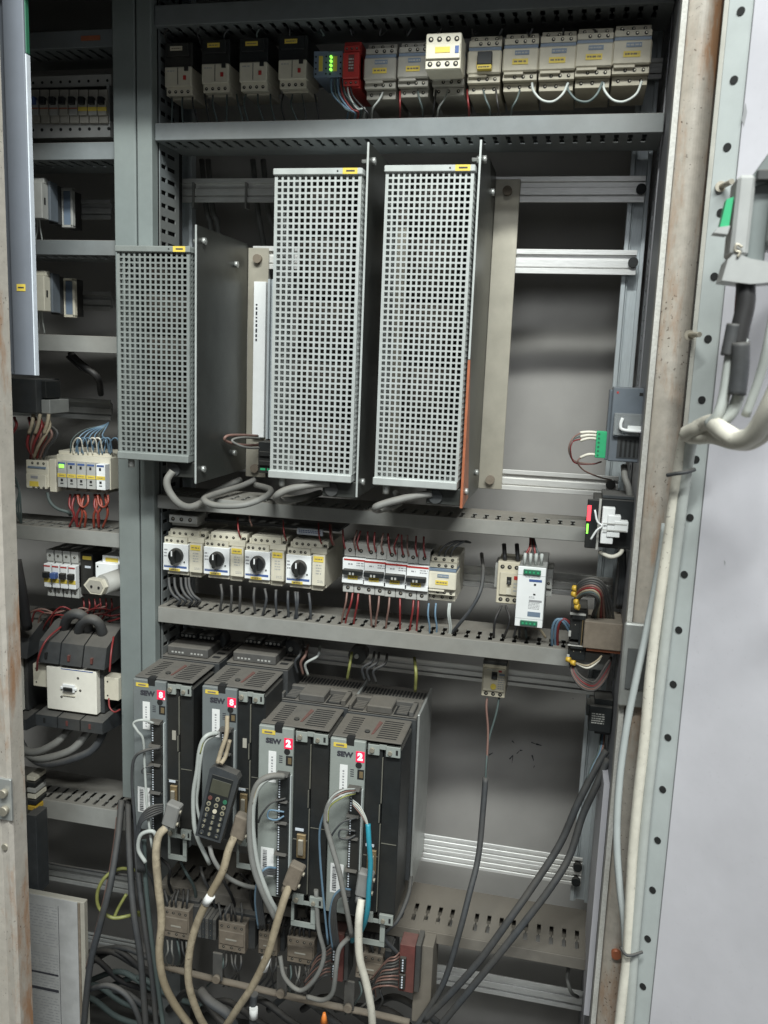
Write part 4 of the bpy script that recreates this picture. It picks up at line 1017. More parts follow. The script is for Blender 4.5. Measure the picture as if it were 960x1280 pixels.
for k, (x, m_) in enumerate(((88, w_red), (97, w_red), (99, w_orange), (106, w_orange), (118, w_orange), (124, w_orange), (131, w_orange), (94, w_red), (120, w_red))):
    cable([(x, 618, 1.18), (x + random.uniform(-4, 4), 632, 1.17), (x + random.uniform(-2, 5), 644, 1.17), (x + random.uniform(-3, 4), 660, 1.178)], .0019, m_, 'red wire dropping from the left relay block into the duct', 'wire', 'wire', 'red wires under the left relay block')
for x in (97, 122): cable([(x, 619, 1.17), (x + 2, 630, 1.165), (x + 8, 634, 1.165), (x + 13, 628, 1.165), (x + 13, 619, 1.17)], .0017, w_orange, 'orange wire looped under the left relay block', 'wire', 'wire', 'orange wire loops under the relay block')
cable([(59, 616, 1.17), (63, 628, 1.165), (72, 636, 1.165), (84, 640, 1.17), (88, 644, 1.18)], .0024, w_gtl, 'grey green wire curving under the small left contactor', 'wire', 'wire')
for k in range(5): cable([(38 + 4 * k, 573, 1.17), (40 + 5 * k, 560, 1.165), (44 + 7 * k, 546 - k, 1.16), (46 + 3 * k, 528, 1.17)], .0019, (w_red, w_brown, w_red, w_brown, w_dgrey)[k], 'red or brown wire above the small left contactor', 'wire', 'wire', 'wires above the small left contactor')
for k in range(3): cable([(16, 590 + k * 8, 1.17), (24, 612, 1.16), (20 + k * 3, 636, 1.16), (27, 656, 1.17)], .0014, w_gtl, 'thin grey wire beside the left post', 'wire', 'wire', 'thin grey wires beside the left post')

# breakers and socket
for k in range(4):
    x0 = 54 + k * 10.3
    d = Dev('slim_breaker', ('black toggle', 'blue toggle', 'black toggle', 'black toggle')[k] + ' slim breaker, ' + ('leftmost', 'second', 'third', 'rightmost')[k] + ' of four beside the round socket', 'circuit breaker', x0, 688 + k, x0 + 10, 747 + k, 1.17, 'four slim breakers beside the socket')
    d.boxes('body', grey_pl, [(.0, .0, 1, .22, 8, 70), (.0, .76, 1, 1, 8, 70), (0, .2, 1, .8, 10, 70)]); d.boxes('front_cover', white_pl, [(0, .22, 1, .72, 0, 30)])
    d.boxes('red_stripe', redp, [(.0, .66, .95, .69, -.3, .1, 0)]); d.boxes('toggle', bluep if k == 1 else dk, [(.1, .44, .9, .56, -7 - 2 * (k == 1), 2)])
    d.boxes('tag_label', yel, [(0, .33, 1, .41, -.5, .1, 0)])
    d.holes([(.5, .88, 8), (.5, .1, 8)], 2.1)
d = Dev('black_relay_unit', 'black unit with yellow tag between left breakers and the socket', 'relay', 97, 690, 116, 744, 1.185)
d.boxes('body', dk, [(0, 0, 1, 1, 0, 60, 1)]); d.boxes('tag_label', yel, [(.35, .84, .95, .92, -.6, .1, 0)]); d.boxes('white_mark', pale_edge, [(.5, .64, .9, .69, -.5, .1, 0)])
d = Dev('socket_outlet', 'cream socket outlet module with a round travel adaptor plugged in', 'socket', 117, 698, 146, 748, 1.17)
d.boxes('module_body', white_pl, [(0, .15, 1, .88, 4, 60, 1), (.2, .86, 1, 1.06, 12, 60), (.3, -.0, 1, .16, 12, 60)]); d.boxes('tag_label', yel, [(.35, .90, .9, 1.0, 11.4, 12, 0)])
d.boxes('corner_mark', hole, [(.08, .76, .14, .80, 3.6, 4.1, 0)])
r = empty('plug_adaptor', P(121, 733, 1.135), 'grey angular travel plug adaptor with two round holes sticking out of the socket', 'adaptor', rot=(0, 0, math.radians(-12)))
MB().cyl((.008, .004, .003), (.013, .040, .005), .0150, 20, .0165).build('barrel', grey_pl, r)
hexp = [(-.022, 0), (-.011, .012), (.013, .0125), (.020, .002), (.012, -.0105), (-.009, -.0115)]
MB().prism(hexp, -.004, .006, 'y').build('face_plate', cream, r)
MB().prism([(x * .82, z_ * .8) for x, z_ in hexp], -.0045, -.003, 'y').build('inner_face', dull, r)
MB().cyl((-.006, -.0055, 0), (-.006, -.003, 0), .0021, 10).cyl((.008, -.0055, 0), (.008, -.003, 0), .0021, 10).build('pin_hole', hole, r)
for k in range(14):
    x = 30 + k * 8
    cable([(x, 790 - k, 1.2), (x + 6, 770 + random.uniform(-6, 6), 1.19), (x + 22, 764 + random.uniform(-6, 6), 1.19), (x + 40, 760 + random.uniform(-8, 8), 1.2)], .0014, random.choice((w_red, w_red, w_brown)), 'thin dark red wire tangled behind the large contactors', 'wire', 'wire', 'red wires behind the large contactors')
for k in range(6):
    x = 104 + k * 7
    cable([(x, 748, 1.2), (x + 1, 758, 1.195), (x - 2, 770, 1.2)], .0013, w_red, 'thin red wire below the socket outlet', 'wire', 'wire', 'thin red wires below the socket')


# large contactors
def big_contactor(x0, y0, x1, y1, Y, label, main=True):
    d = Dev('large_contactor', label, 'contactor', x0, y0, x1, y1, Y, 'large black contactors')
    W_, H = d.W, d.H
    d.boxes('body', dk2, [(.03, -.02, 1.07, 1.04, 12, 110, 1)])
    d.boxes('front_panel', white_panel, [(.0, 0, 1, 1, 0, 12, 1)])
    mbu = MB(); zc = H
    # three upper terminal shrouds with sloping tops
    for k in range(3):
        u0 = -.16 * W_ + k * .455 * W_
        mbu = MB(); mbu.prism([(-.004, zc + .006), (.075, zc + .012), (.09, zc + .062), (.045, zc + .058), (.004, zc + .038)], u0 + .0012, u0 + .455 * W_ - .0012, 'x')
        mbu.build('upper_shroud', dk2, d.root)
        mbl = MB(); mbl.prism([(-.012, -.024), (.085, -.036), (.09, -.003), (.02, -.003), (-.012, -.006)], u0 + .0012, u0 + .455 * W_ - .0012, 'x')
        mbl.build('lower_shroud', dk2, d.root)
        MB().box(u0 + .17 * W_, u0 + .21 * W_, -.0045, .002, zc + .013, zc + .022).box(u0 + .17 * W_, u0 + .21 * W_, -.0128, -.01, -.018, -.010).build('screw_slot', redb if k else hole, d.root)
    d.boxes('blue_line', bluep, [(.3, .965, .94, .985, -.3, .1, 0)])
    if main:
        mb_ = d.boxes('position_window', white_pl, [(.34, .46, .58, .64, -3, 0), (.3, .52, .62, .58, -3.4, 0)])
        d.boxes('moving_block', dk, [(.37, .50, .55, .58, -6, -3)], mb_); d.boxes('shaft', cream, [(.33, .36, .58, .39, -2, 0)])
        d.holes([(.64, .80, 0), (.30, .32, 0), (.68, .52, 0)], 2.0)
        for nm, u0, v0 in (('l', -.34, .44), ('r', 1.10, .34)):
            b_ = d.boxes('auxiliary_contact', cream, [(u0, v0, u0 + .28, v0 + .52, 8, 30, .8)])
            MB().cyl((d.X(u0 + .07), .0075, d.Z(v0 + .1)), (d.X(u0 + .07), .0085, d.Z(v0 + .1)), .0013, 8).cyl((d.X(u0 + .07), .0075, d.Z(v0 + .42)), (d.X(u0 + .07), .0085, d.Z(v0 + .42)), .0013, 8).build('terminal_screw', dk, b_)
    return d


big_contactor(57.5, 832, 121, 894, 1.135, 'large black contactor with white front panel and two thick hoop links on top')
big_contactor(-38, 818, 26, 890, 1.16, 'large dark contactor half hidden behind the left post', False)
for k, (x, y) in enumerate(((82, 788), (100, 795))):
    cable([(x, y + 6, 1.18), (x - 1, y - 6, 1.165), (x + 4, y - 17, 1.155), (x + 14, y - 21, 1.15), (x + 23, y - 16, 1.155), (x + 28, y - 4, 1.165), (x + 29, y + 8, 1.18)], .0078, w_dgrey, ('rear', 'front')[k] + ' thick dark hoop link on top of the white fronted contactor', 'hoop_link', 'cable', None, 12)
for k, (a_, b_, c_) in enumerate((((132, 910), (112, 940), (60, 955)), ((108, 918), (88, 938), (50, 948)), ((84, 914), (68, 930), (40, 940)))):
    cable([(a_[0] + 6, a_[1] - 6, 1.17), (*a_, 1.15), (*b_, 1.14), (*c_, 1.14), (c_[0] - 26, c_[1] - 14, 1.15), (c_[0] - 40, c_[1] - 40, 1.16)], .0062, w_grey if k else w_dgrey, ('outermost', 'middle', 'innermost')[k] + ' thick grey cable looping left under the large contactor')
cable([(20, 700, 1.13), (27, 740, 1.13), (34, 785, 1.15)], .008, w_black, 'thick black cable standing on the half hidden contactor')
cable([(78, 782, 1.16), (58, 800, 1.13), (48, 822, 1.12), (46, 838, 1.13)], .0016, w_red, 'red wire running from above down to the left auxiliary contact', 'wire', 'wire')
cable([(142, 796, 1.16), (139, 815, 1.14), (137, 840, 1.13)], .0015, w_red, 'red wire above the right auxiliary contact', 'wire', 'wire')
cable([(136, 873, 1.14), (137, 884, 1.13), (143, 890, 1.13), (150, 887, 1.14)], .0013, w_red, 'red wire looping beneath the right auxiliary contact', 'wire', 'wire')

# document holder
a = P(40, 1118, 1.10); b = P(104, 1275, 1.10)
dh = empty('document_holder', (a.x - .05, 1.10, b.z - .12), 'grey pocket with a stained printed table sheet standing at lower left', 'document holder')
Wd = P(96, 1118, 1.10).x - (a.x - .05); Hd = a.z - (b.z - .12)
MB().box(0, Wd, 0, .0012, 0, Hd).build('paper_sheet', paper_d, dh)
MB().box(0, Wd + .011, .0016, .012, -.002, Hd + .001, .0008).build('pocket_back', dull, dh)
MB().box(Wd + .001, Wd + .0045, -.001, .0015, -.002, Hd, .0005).build('pocket_edge', dirty_beige, dh)
mb = MB(); mz = Hd - .012
while mz > .02:
    mz -= .0052
    x = .03
    if random.random() < .88:
        while x < Wd * .72:
            w_ = random.uniform(.002, .012); mb.box(x, min(x + w_, Wd * .72), -.0002, 0, mz, mz + .0012); x += w_ + random.uniform(.001, .006)
mb.build('printed_lines', ink_l, dh, 'stuff')
MB().box(.04, Wd * .72, -.0003, 0, Hd * .58, Hd * .59).box(.04, Wd * .72, -.0003, 0, Hd * .49, Hd * .505).box(Wd * .74, Wd * .745, -.0003, 0, .02, Hd - .012).build('ruled_line', ink, dh, 'stuff')

# cables low in the left bay
cable([(152, 1000, 1.16), (147, 1050, 1.13), (137, 1110, 1.10), (124, 1160, 1.09), (112, 1210, 1.09), (104, 1290, 1.10)], .0052, w_dgrey, 'dark cable leaning left beside the foot of the divider post')
cable([(148, 1006, 1.17), (142, 1060, 1.14), (131, 1120, 1.11), (118, 1170, 1.10), (108, 1210, 1.10)], .0018, w_brown, 'thin reddish wire running along the leaning dark cable', 'wire', 'wire')
cable([(160, 1000, 1.17), (162, 1070, 1.12), (167, 1140, 1.09), (176, 1200, 1.085), (183, 1290, 1.09)], .0050, w_dgrey, 'first of the two dark cables falling straight beside the left drive')
cable([(170, 1010, 1.16), (172, 1080, 1.11), (180, 1150, 1.085), (190, 1220, 1.08), (196, 1290, 1.085)], .0042, w_dgrey, 'second of the two dark cables falling straight beside the left drive')
cable([(180, 1050, 1.07), (182, 1100, 1.07), (188, 1160, 1.07), (196, 1220, 1.075), (205, 1290, 1.08)], .0036, w_gtl, 'grey green cable falling beside the left drive')
cable([(170, 1088, 1.15), (150, 1086, 1.13), (132, 1096, 1.115), (122, 1115, 1.11), (124, 1135, 1.11), (140, 1147, 1.11), (160, 1145, 1.12), (175, 1140, 1.14)], .0028, w_yg, 'large yellow green earth wire loop in the lower left')
cable([(158, 1118, 1.13), (148, 1135, 1.125), (143, 1146, 1.12)], .0026, w_yg, 'short yellow green earth wire inside the large loop')
cable([(166, 1115, 1.12), (164, 1130, 1.11), (170, 1142, 1.12), (182, 1146, 1.15)], .0024, w_yg, 'yellow green earth wire beside the falling dark cables')
cable([(46, 1076, 1.24), (90, 1084, 1.2), (140, 1092, 1.14), (165, 1096, 1.12), (185, 1110, 1.10)], .002, w_dgrey, 'thin dark cable crossing over the lower left rail')
cable([(108, 1238, 1.13), (135, 1232, 1.12), (158, 1244, 1.12), (172, 1268, 1.12), (178, 1292, 1.12)], .0045, w_dgrey, 'dark cable arching over the cabinet floor at the left')
for k in range(9):
    x = random.uniform(105, 180)
    cable([(x - 40, 1190 + k * 9, 1.3), (x, 1180 + k * 8 + random.uniform(-8, 8), 1.25), (x + 40, 1200 + k * 9, 1.26), (x + 90, 1215 + k * 9, 1.3)], .005, random.choice((w_dgrey, w_black, w_gtl)), ('topmost', 'second highest', 'third highest', 'fourth highest', 'middle', 'fourth lowest', 'third lowest', 'second lowest', 'lowest')[k] + ' dusty dark cable in the shadow at the bottom left', 'cable', 'cable', 'cables in the shadow at the bottom')
d = Dev('small_terminal_stack', 'stack of striped yellow and white terminals beside the left post', 'terminal', 33, 968, 45, 1015, 1.14)
for k in range(6): d.boxes('terminal', (yelp, dk, cream, grey_pl, dk, cream)[k], [(0, .02 + k * .165, 1, .14 + k * .165, 0, 30)])
d = Dev('corner_duct', 'dark upright channel beside the left post at the bottom', 'channel', 33, 1018, 48, 1118, 1.12)
d.boxes('channel', dk2, [(0, 0, 1, 1, 0, 30)])


# ================================================================== DRIVES
def drive(x0, y0, x1, yb, sg, label, big, Yf, disp, yoff=0, flush=False):
    """sg = fraction of width for grey front; yb=px of bottom right"""
    a = P(x0, y0, Yf); b = P(x1, yb, Yf)
    W_ = b.x - a.x; H = a.z - b.z
    r = empty('frequency_drive', (a.x, Yf, b.z), label, 'frequency drive', 'frequency drives')
    FD = .078; RD = 1.275 - Yf
    g_ = W_ * sg
    MB().box(0, g_, 0, FD, 0, H, .0012).build('front_housing', drive_g if big else drive_d, r)
    MB().box(g_ + .0008, g_ + (W_ - g_) * .48, .003, FD, .008, H - .010, .001).build('option_bay', dk, r)
    MB().box(g_ + (W_ - g_) * .50, W_, .004, FD, .002, H - .006, .001).build('option_bay', dk, r)
    # bay seam details
    xs_ = g_ + (W_ - g_) * .49
    MB().box(xs_ - .0006, xs_ + .0006, .0012, .004, .012, H * .55).box(xs_ - .0024, xs_ - .0012, .001, .004, H * .56, H * .66).box(xs_ - .0006, xs_ + .0006, .0012, .004, H * .67, H - .02).build('bay_seam', seam_m, r)
    MB().box(xs_ + .002, W_ - .002, .0030, .0042, H * .44, H * .443).box(g_ + .002, xs_ - .002, .0022, .0032, H * .36, H * .364).build('bay_joint', seam_m, r)
    if big is False:
        MB().box(g_ + (W_ - g_) * .22, g_ + (W_ - g_) * .36, .0018, .0032, H * .63, H * .69).build('latch_window', dull, r)
    # top cover
    tm = greyd
    MB().box(.001, W_ - .001, .004, FD + .004, H + .0002, H + .0032, .0012).build('top_cover', tm, r)
    mb = MB()
    for k in range(9):
        yy = .012 + k * .007
        mb.box(W_ * .14, W_ * .32, yy, yy + .0028, H + .0030, H + .0034)
        mb.box(W_ * .62, W_ * .90, yy, yy + .0028, H + .0030, H + .0034)
    mb.build('vent_slot', hole, r, 'stuff')
    MB().prism([(W_ * .53, .020), (W_ * .56, .022), (W_ * .60, .062), (W_ * .545, .066)], H + .0030, H + .0042).build('red_lever', redb, r)
    MB().cyl((W_ * .46, .026, H + .003), (W_ * .46, .026, H + .0055), .0038, 12).build('top_knob', dk, r)
    MB().box(g_ * .46, g_ * .68, -.0004, .010, H - .0075, H + .0036).build('cable_notch', hole, r)
    # rear housing
    m_ = greyd
    ox = .0015
    zr = H + .006
    MB().box(ox, W_ + ox + .003, FD + .0065, RD, .012, zr - .001, .0015).build('rear_housing', dk2, r)
    MB().box(ox, W_ + ox + .003, FD + .0062, RD - .001, zr - .0005, zr + .0015, .0008).build('rear_top', m_, r)
    mb = MB()
    n = int(W_ / .0052)
    for k in range(n): mb.box(.006 + k * .0052, .0088 + k * .0052, RD - .042, RD - .016, zr + .0013, zr + .0019)
    mb.build('vent_slot', hole, r, 'stuff')
    if big:
        # recesses either side of a raised middle
        MB().box(W_ * .02, W_ * .24, FD + .008, FD + .040, zr + .0014, zr + .0024).build('terminal_recess', hole, r); MB().box(W_ * .70, W_ * .96, FD + .008, FD + .040, zr + .0014, zr + .0024).build('terminal_recess', hole, r)
        MB().box(W_ * .03, W_ * .07, FD + .006, FD + .044, zr + .0015, zr + .010, .001).box(W_ * .93, W_ * 1.0, FD + .006, FD + .044, zr + .0015, zr + .010, .001).box(W_ * .03, W_, FD + .040, FD + .048, zr + .0015, zr + .010, .001).build('recess_wall', m_, r)
        MB().box(W_ * .30, W_ * .68, FD + .0055, FD + .046, zr + .0015, zr + .0125, .0015).build('terminal_cover', m_, r)
        mb = MB()
        for k in range(5):
            yy = FD + .011 + k * .006
            mb.box(W_ * .09, W_ * .25, yy, yy + .0026, zr + .0024, zr + .0046); mb.box(W_ * .74, W_ * .90, yy, yy + .0026, zr + .0024, zr + .0046)
        mb.build('terminal_rib', m_, r, 'stuff')
        mb = MB()
        for k in range(6): mb.box(W_ * .40 + k * .0062, W_ * .43 + k * .0062, FD + .052, FD + .068, zr + .0013, zr + .0019)
        mb.build('vent_slot', hole, r, 'stuff')
        MB().box(W_ + .005, W_ + .0085, FD + .012, RD + .004, -.002, zr + .004, .0008).build('heatsink_plate', steel, r)
    else:
        MB().box(W_ * .10, W_ * .82, FD + .012, FD + .062, zr + .0014, zr + .0165, .0015).build('terminal_cover', m_, r)
        for u in (.14, .48):
            t_ = MB().box(W_ * u, W_ * (u + .30), FD + .050, FD + .078, zr + .0165, zr + .026, .001).build('terminal_block', dk, r)
            mb = MB()
            for k in range(4): mb.cyl((W_ * (u + .04 + k * .07), FD + .0492, zr + .0215), (W_ * (u + .04 + k * .07), FD + .052, zr + .0215), .0021, 8)
            mb.build('terminal_screw', grey_pl, t_, 'stuff')
        mb = MB()
        for k in range(5): mb.box(W_ * .86, W_ * .99, FD + .02 + k * .018, FD + .028 + k * .018, zr + .0013, zr + .0019)
        mb.build('vent_slot', hole, r, 'stuff')
        mb = MB()
        for u0 in (.18, .52):
            for k in range(4): mb.box(W_ * (u0 + k * .06), W_ * (u0 + .035 + k * .06), FD + .0117, FD + .012, zr + .006, zr + .0085)
        mb.build('print', grey_pl, r, 'stuff')
    # metal bracket at top and bottom
    for zq, sg_ in ((H - .016, 1), (-.004, -1)):
        bk = MB().box(g_ + .004, g_ + (W_ - g_) * .40, -.002, .0025, zq, zq + .015, .0006).box(g_ + (W_ - g_) * .58, W_ - .001, -.002, .0025, zq, zq + .015, .0006).box(g_ + .004, W_ - .001, -.0005, .0022, zq + (.009 if sg_ > 0 else 0), zq + (.015 if sg_ > 0 else .005)).build('bracket', drive_g, r)
        MB().cyl((g_ + (W_ - g_) * .20, -.005, zq + .0075), (g_ + (W_ - g_) * .20, -.002, zq + .0075), .0035, 10).cyl((g_ + (W_ - g_) * .70, -.004, zq + .006), (g_ + (W_ - g_) * .70, -.002, zq + .006), .003, 10).build('bracket_screw', screw_m, bk)
        MB().box(g_ + (W_ - g_) * .86, g_ + (W_ - g_) * .92, -.0024, -.0018, zq + .004, zq + .011).build('bracket_slot', hole, bk)
    MB().box(g_ + (W_ - g_) * .02, g_ + (W_ - g_) * .10, .004, .0065, -.036, -.005).box(g_ + (W_ - g_) * .60, g_ + (W_ - g_) * .74, .004, .0065, -.036, -.005).box(g_ + (W_ - g_) * .02, g_ + (W_ - g_) * .74, .004, .0065, -.043, -.0355).build('shield_clamp', drive_g, r)
    # front face
    MB().box(g_ * .10, g_ * .48 if not flush else g_ * .42, -.0005, 0, H * .955, H * .978).build('tag_label', yel, r)
    if H > 0: MB().box(g_ * .17, g_ * .40, -.0007, -.0005, H * .962, H * .971).build('print', dirty_beige, r)
    text('SEW', .0098, (g_ * (.43 if big else .45), -.0003, H * (.918 if big else .915)), ink, r, 'lettering', .00055, sx=1.12)
    MB().box(g_ * .74, g_ * .985, -.0006, .0002, H * .885, H * .945, .0002).build('display', led_r, r)
    if disp:
        text(disp, .0135, (g_ * .865, -.0009, H * .915), led_w, r, 'display_digit', .0009)
    else:
        text('8', .0125, (g_ * .865, -.0009, H * .915), led_w, r, 'display_digit', .0004); MB().box(g_ * .95, g_ * .985, -.0010, -.0006, H * .888, H * .90).build('display_point', led_w, r)
    MB().cyl((g_ * .83, -.0006, H * .868), (g_ * .83, .0002, H * .868), .0045, 14).build('reset_recess', hole, r)
    MB().box(g_ * .80, g_ * .985, -.0004, .0004, H * .79, H * .845).build('memory_slot', hole, r)
    MB().box(g_ * .86, g_ * .96, -.0008, -.0004, H * .80, H * .835).build('memory_pin', gold, r)
    mb = MB()
    for k in range(4): mb.box(g_ * .60, g_ * .70, -.0002, 0, H * (.80 + k * .012), H * (.805 + k * .012))
    mb.build('print', ink, r, 'stuff')
    MB().box(g_ * .30, g_ * .52, -.0004, 0, H * .68, H * .86).build('white_strip', paper, r)
    mb = MB(); zq = H * .83
    while zq > H * .70:
        h_ = random.uniform(.001, .003); mb.box(g_ * .38, g_ * .43, -.0006, -.0004, zq - h_, zq); zq -= h_ + .0022
    mb.build('print', ink_l, r, 'stuff')
    st = MB().box(g_ * .12, g_ * .50, -.0004, 0, H * .12, H * .29).build('rating_sticker', paper, r)
    mb = MB(); zq = H * .275
    while zq > H * .135:
        h_ = random.choice((.0006, .0012, .0018)); mb.box(g_ * .18, g_ * .30, -.0006, -.0004, zq - h_, zq); zq -= h_ + .0011
    mb.build('barcode', ink, st, 'stuff')
    # signal terminal strip
    segs = ((.60, .745), (.475, .595), (.29, .47), (.03, .285))
    sx0, sx1 = g_ * .64, g_ * .95
    for v0, v1 in segs:
        MB().box(sx0, sx1, -.009, .0, H * v0, H * v1, .0008).build('signal_terminal', dk, r)
        MB().prism([(-.0135, H * v1 + .0002), (-.009, H * v1 + .0026), (0, H * v1 + .0026), (0, H * v1 + .0008), (-.009, H * v1 + .0005)], sx0 - .003, sx1 - .001, 'x').build('terminal_latch', dk2, r)
    mb = MB(); zq = H * .045
    while zq < H * .73:
        if all(abs(zq - H * s_[0]) > .003 for s_ in segs): mb.box(sx0 + .0015, sx0 + .0035, -.0095, -.009, zq, zq + .0017)
        zq += .0038
    mb.build('terminal_mark', pale_edge, r, 'stuff')
    MB().box(g_ - .0022, g_ - .0005, -.004, 0, .01, H * .74).build('comb_edge', strip_m, r)
    # sub-D port
    pz = H * (.33 if not big else .40)
    pt = MB().box(g_ + (W_ - g_) * .16, g_ + (W_ - g_) * .42, -.001, .003, pz - .036, pz, .0006).build('serial_port', gold, r)
    MB().box(g_ + (W_ - g_) * .22, g_ + (W_ - g_) * .37, -.005, -.001, pz - .030, pz - .006, .001).build('port_shell', screw_m, pt)
    MB().box(g_ + (W_ - g_) * .10, g_ + (W_ - g_) * .34, .0016, .0032, pz + .004, pz + .0075).build('white_mark', pale_edge, pt)
    return r, a, W_, H, g_


DR = []
DR.append(drive(166, 848, 240, 1047, .555, 'leftmost frequency drive, directly beside the divider post', False, 1.088, None))
DR.append(drive(252.5, 857, 328, 1058, .555, 'second frequency drive from the left, behind the handheld keypad', False, 1.088, None))
DR.append(drive(323.5, 906, 405, 1132, .50, 'third frequency drive from the left showing a lit red two', True, 1.078, '2'))
DR.append(drive(413, 922, 492, 1154, .50, 'rightmost frequency drive showing a lit red two', True, 1.078, '2'))

# serial plugs and their cables
def plug(x, y, Yp, dx, label, m=plug_m):
    p = P(x, y, Yp)
    r = empty('serial_plug', p, label, 'plug', 'serial plugs on the drives', rot=(0, math.radians(dx), 0))
    MB().box(-.011, .010, 0, .016, -.018, .018, .002).build('hood', m, r)
    MB().cyl((-.004, .008, -.018), (-.006, .006, -.030), .0062, 10, .0048).build('strain_relief', m, r)
    MB().cyl((.0102, .004, .010), (.013, .004, .010), .003, 8).cyl((.0102, .004, -.010), (.013, .004, -.010), .003, 8).build('thumb_screw', screw_m, r)
    return r


plug(213, 1021, 1.052, 14, 'grey serial plug on the leftmost drive')
plug(299, 1036, 1.052, 14, 'brownish serial plug on the second drive', dirty_beige)
plug(366, 1098, 1.045, 18, 'brown serial plug on the third drive', dirty_beige)
plug(455, 1108, 1.045, 6, 'grey serial plug on the rightmost drive', plug_m)
cable([(207, 1035, 1.055), (198, 1046, 1.045), (195, 1070, 1.04), (198, 1110, 1.04), (202, 1150, 1.04), (199, 1190, 1.04), (204, 1225, 1.045), (218, 1255, 1.06), (240, 1285, 1.08)], .0058, w_beige, 'leftmost beige data cable dropping from the first drive')
cable([(293, 1046, 1.055), (286, 1062, 1.045), (278, 1090, 1.04), (262, 1120, 1.04), (246, 1155, 1.04), (237, 1190, 1.04), (236, 1230, 1.045), (248, 1268, 1.06), (262, 1292, 1.08)], .0056, w_beige, 'second beige data cable with a white sleeve from the second drive')
cable([(362, 1106, 1.05), (354, 1128, 1.04), (343, 1165, 1.035), (334, 1195, 1.035), (316, 1232, 1.04), (296, 1262, 1.05), (278, 1290, 1.07)], .0056, w_beige, 'third beige data cable with a white sleeve from the third drive')
cable([(452, 1124, 1.05), (449, 1145, 1.04), (448, 1170, 1.04), (450, 1200, 1.04), (458, 1230, 1.045), (464, 1262, 1.05), (466, 1292, 1.06)], .0056, w_white, 'whitish data cable dropping from the rightmost drive')
for (x, y, x2, y2, lab) in ((264, 1119, 257, 1129, 'second'), (333, 1198, 329, 1212, 'third')):
    cable([(x, y, 1.039), (x2, y2, 1.039)], .0064, paper, 'white marker sleeve on the ' + lab + ' beige data cable', 'marker_sleeve', 'sleeve', None, 10)
cable([(460, 1030, 1.045), (461, 1050, 1.04), (463, 1080, 1.04), (461, 1110, 1.04), (459, 1140, 1.045), (452, 1162, 1.06), (440, 1176, 1.08)], .0036, w_teal, 'bright teal blue cable in front of the rightmost drive')
for k in range(4): cable([(441, 1000 + 2 * k, 1.055), (450, 1008 + 3 * k, 1.05), (458, 1024 + 2 * k, 1.045), (461, 1040, 1.043)], .0009, (w_pale, w_white, w_pale, w_brown)[k], 'thin bare lead spreading above the teal cable', 'wire', 'wire', 'thin leads above the teal cable')

# grey loops to the left of each drive
cable([(287, 925, 1.055), (282, 945, 1.05), (276, 955, 1.04)], .0030, w_beige, 'keypad lead plugged under the red display of the second drive')
cable([(284, 895, 1.062), (283, 918, 1.05), (276, 940, 1.045), (272, 954, 1.04)], .0032, w_beige, 'pinkish keypad lead leaving the second drive')
cable([(192, 904, 1.07), (178, 900, 1.06), (167, 904, 1.058), (172, 914, 1.058), (179, 925, 1.062), (181, 960, 1.065), (184, 1010, 1.06), (190, 1060, 1.058)], .0019, w_pale, 'pale green wire loop at the front of the leftmost drive', 'wire', 'wire')
cable([(200, 935, 1.07), (182, 938, 1.058), (168, 948, 1.055), (165, 975, 1.055), (168, 1020, 1.055), (172, 1070, 1.06)], .0022, w_dgrey, 'dark wire bowing left across the leftmost drive', 'wire', 'wire')
for k in range(5):
    cable([(204, 1006 + k * 2, 1.068), (190, 1008 + k * 3, 1.055), (177, 1020 + k * 2, 1.052), (171 + k, 1045, 1.055), (173 + k * 2, 1090, 1.06)], .0018, w_dgrey, 'dark wire of the bunch curving off the foot of the leftmost drive', 'wire', 'wire', 'dark wires at the foot of the leftmost drive')
cable([(182, 1078, 1.05), (173, 1062, 1.05), (176, 1044, 1.05), (190, 1039, 1.052), (196, 1046, 1.055)], .0030, w_pale, 'pale hooked wire at the foot of the leftmost drive', 'wire', 'wire')
cable([(272, 916, 1.07), (258, 920, 1.055), (250, 935, 1.05), (246, 965, 1.05), (242, 990, 1.05), (242, 1020, 1.05), (246, 1045, 1.05), (262, 1080, 1.06)], .0032, w_pale, 'pale grey cable bowing left of the second drive')
cable([(270, 918, 1.07), (256, 928, 1.054), (251, 950, 1.05), (248, 980, 1.052), (246, 1005, 1.055), (252, 1035, 1.055)], .0022, w_pale, 'second pale grey cable bowing left of the second drive')
cable([(270, 917, 1.068), (256, 924, 1.052), (250, 942, 1.048)], .0012, w_yg, 'green wire in the fan left of the second drive', 'wire', 'wire')
cable([(355, 970, 1.06), (338, 970, 1.045), (322, 980, 1.04), (314, 1005, 1.04), (312, 1040, 1.04), (316, 1080, 1.04), (328, 1115, 1.045), (345, 1150, 1.06)], .0042, w_grey, 'grey cable sweeping down left of the third drive')
cable([(355, 971, 1.06), (334, 974, 1.044), (320, 992, 1.04), (316, 1030, 1.042), (322, 1080, 1.045), (336, 1120, 1.05), (350, 1146, 1.065)], .0034, w_pale, 'paler grey cable sweeping down left of the third drive')
for k in range(3): cable([(352, 969, 1.06), (334, 970 + 2 * k, 1.043), (320 + k, 984, 1.038), (314 + k, 1005, 1.038)], .0011, (w_brown, w_yg, w_beige)[k], 'thin coloured wire at the bend left of the third drive', 'wire', 'wire', 'thin coloured wires left of the third drive')
cable([(442, 990, 1.06), (425, 990, 1.045), (412, 1003, 1.04), (407, 1025, 1.04), (414, 1055, 1.04), (424, 1090, 1.04), (432, 1130, 1.045), (440, 1170, 1.06)], .0036, w_grey, 'grey cable curving down across the rightmost drive')
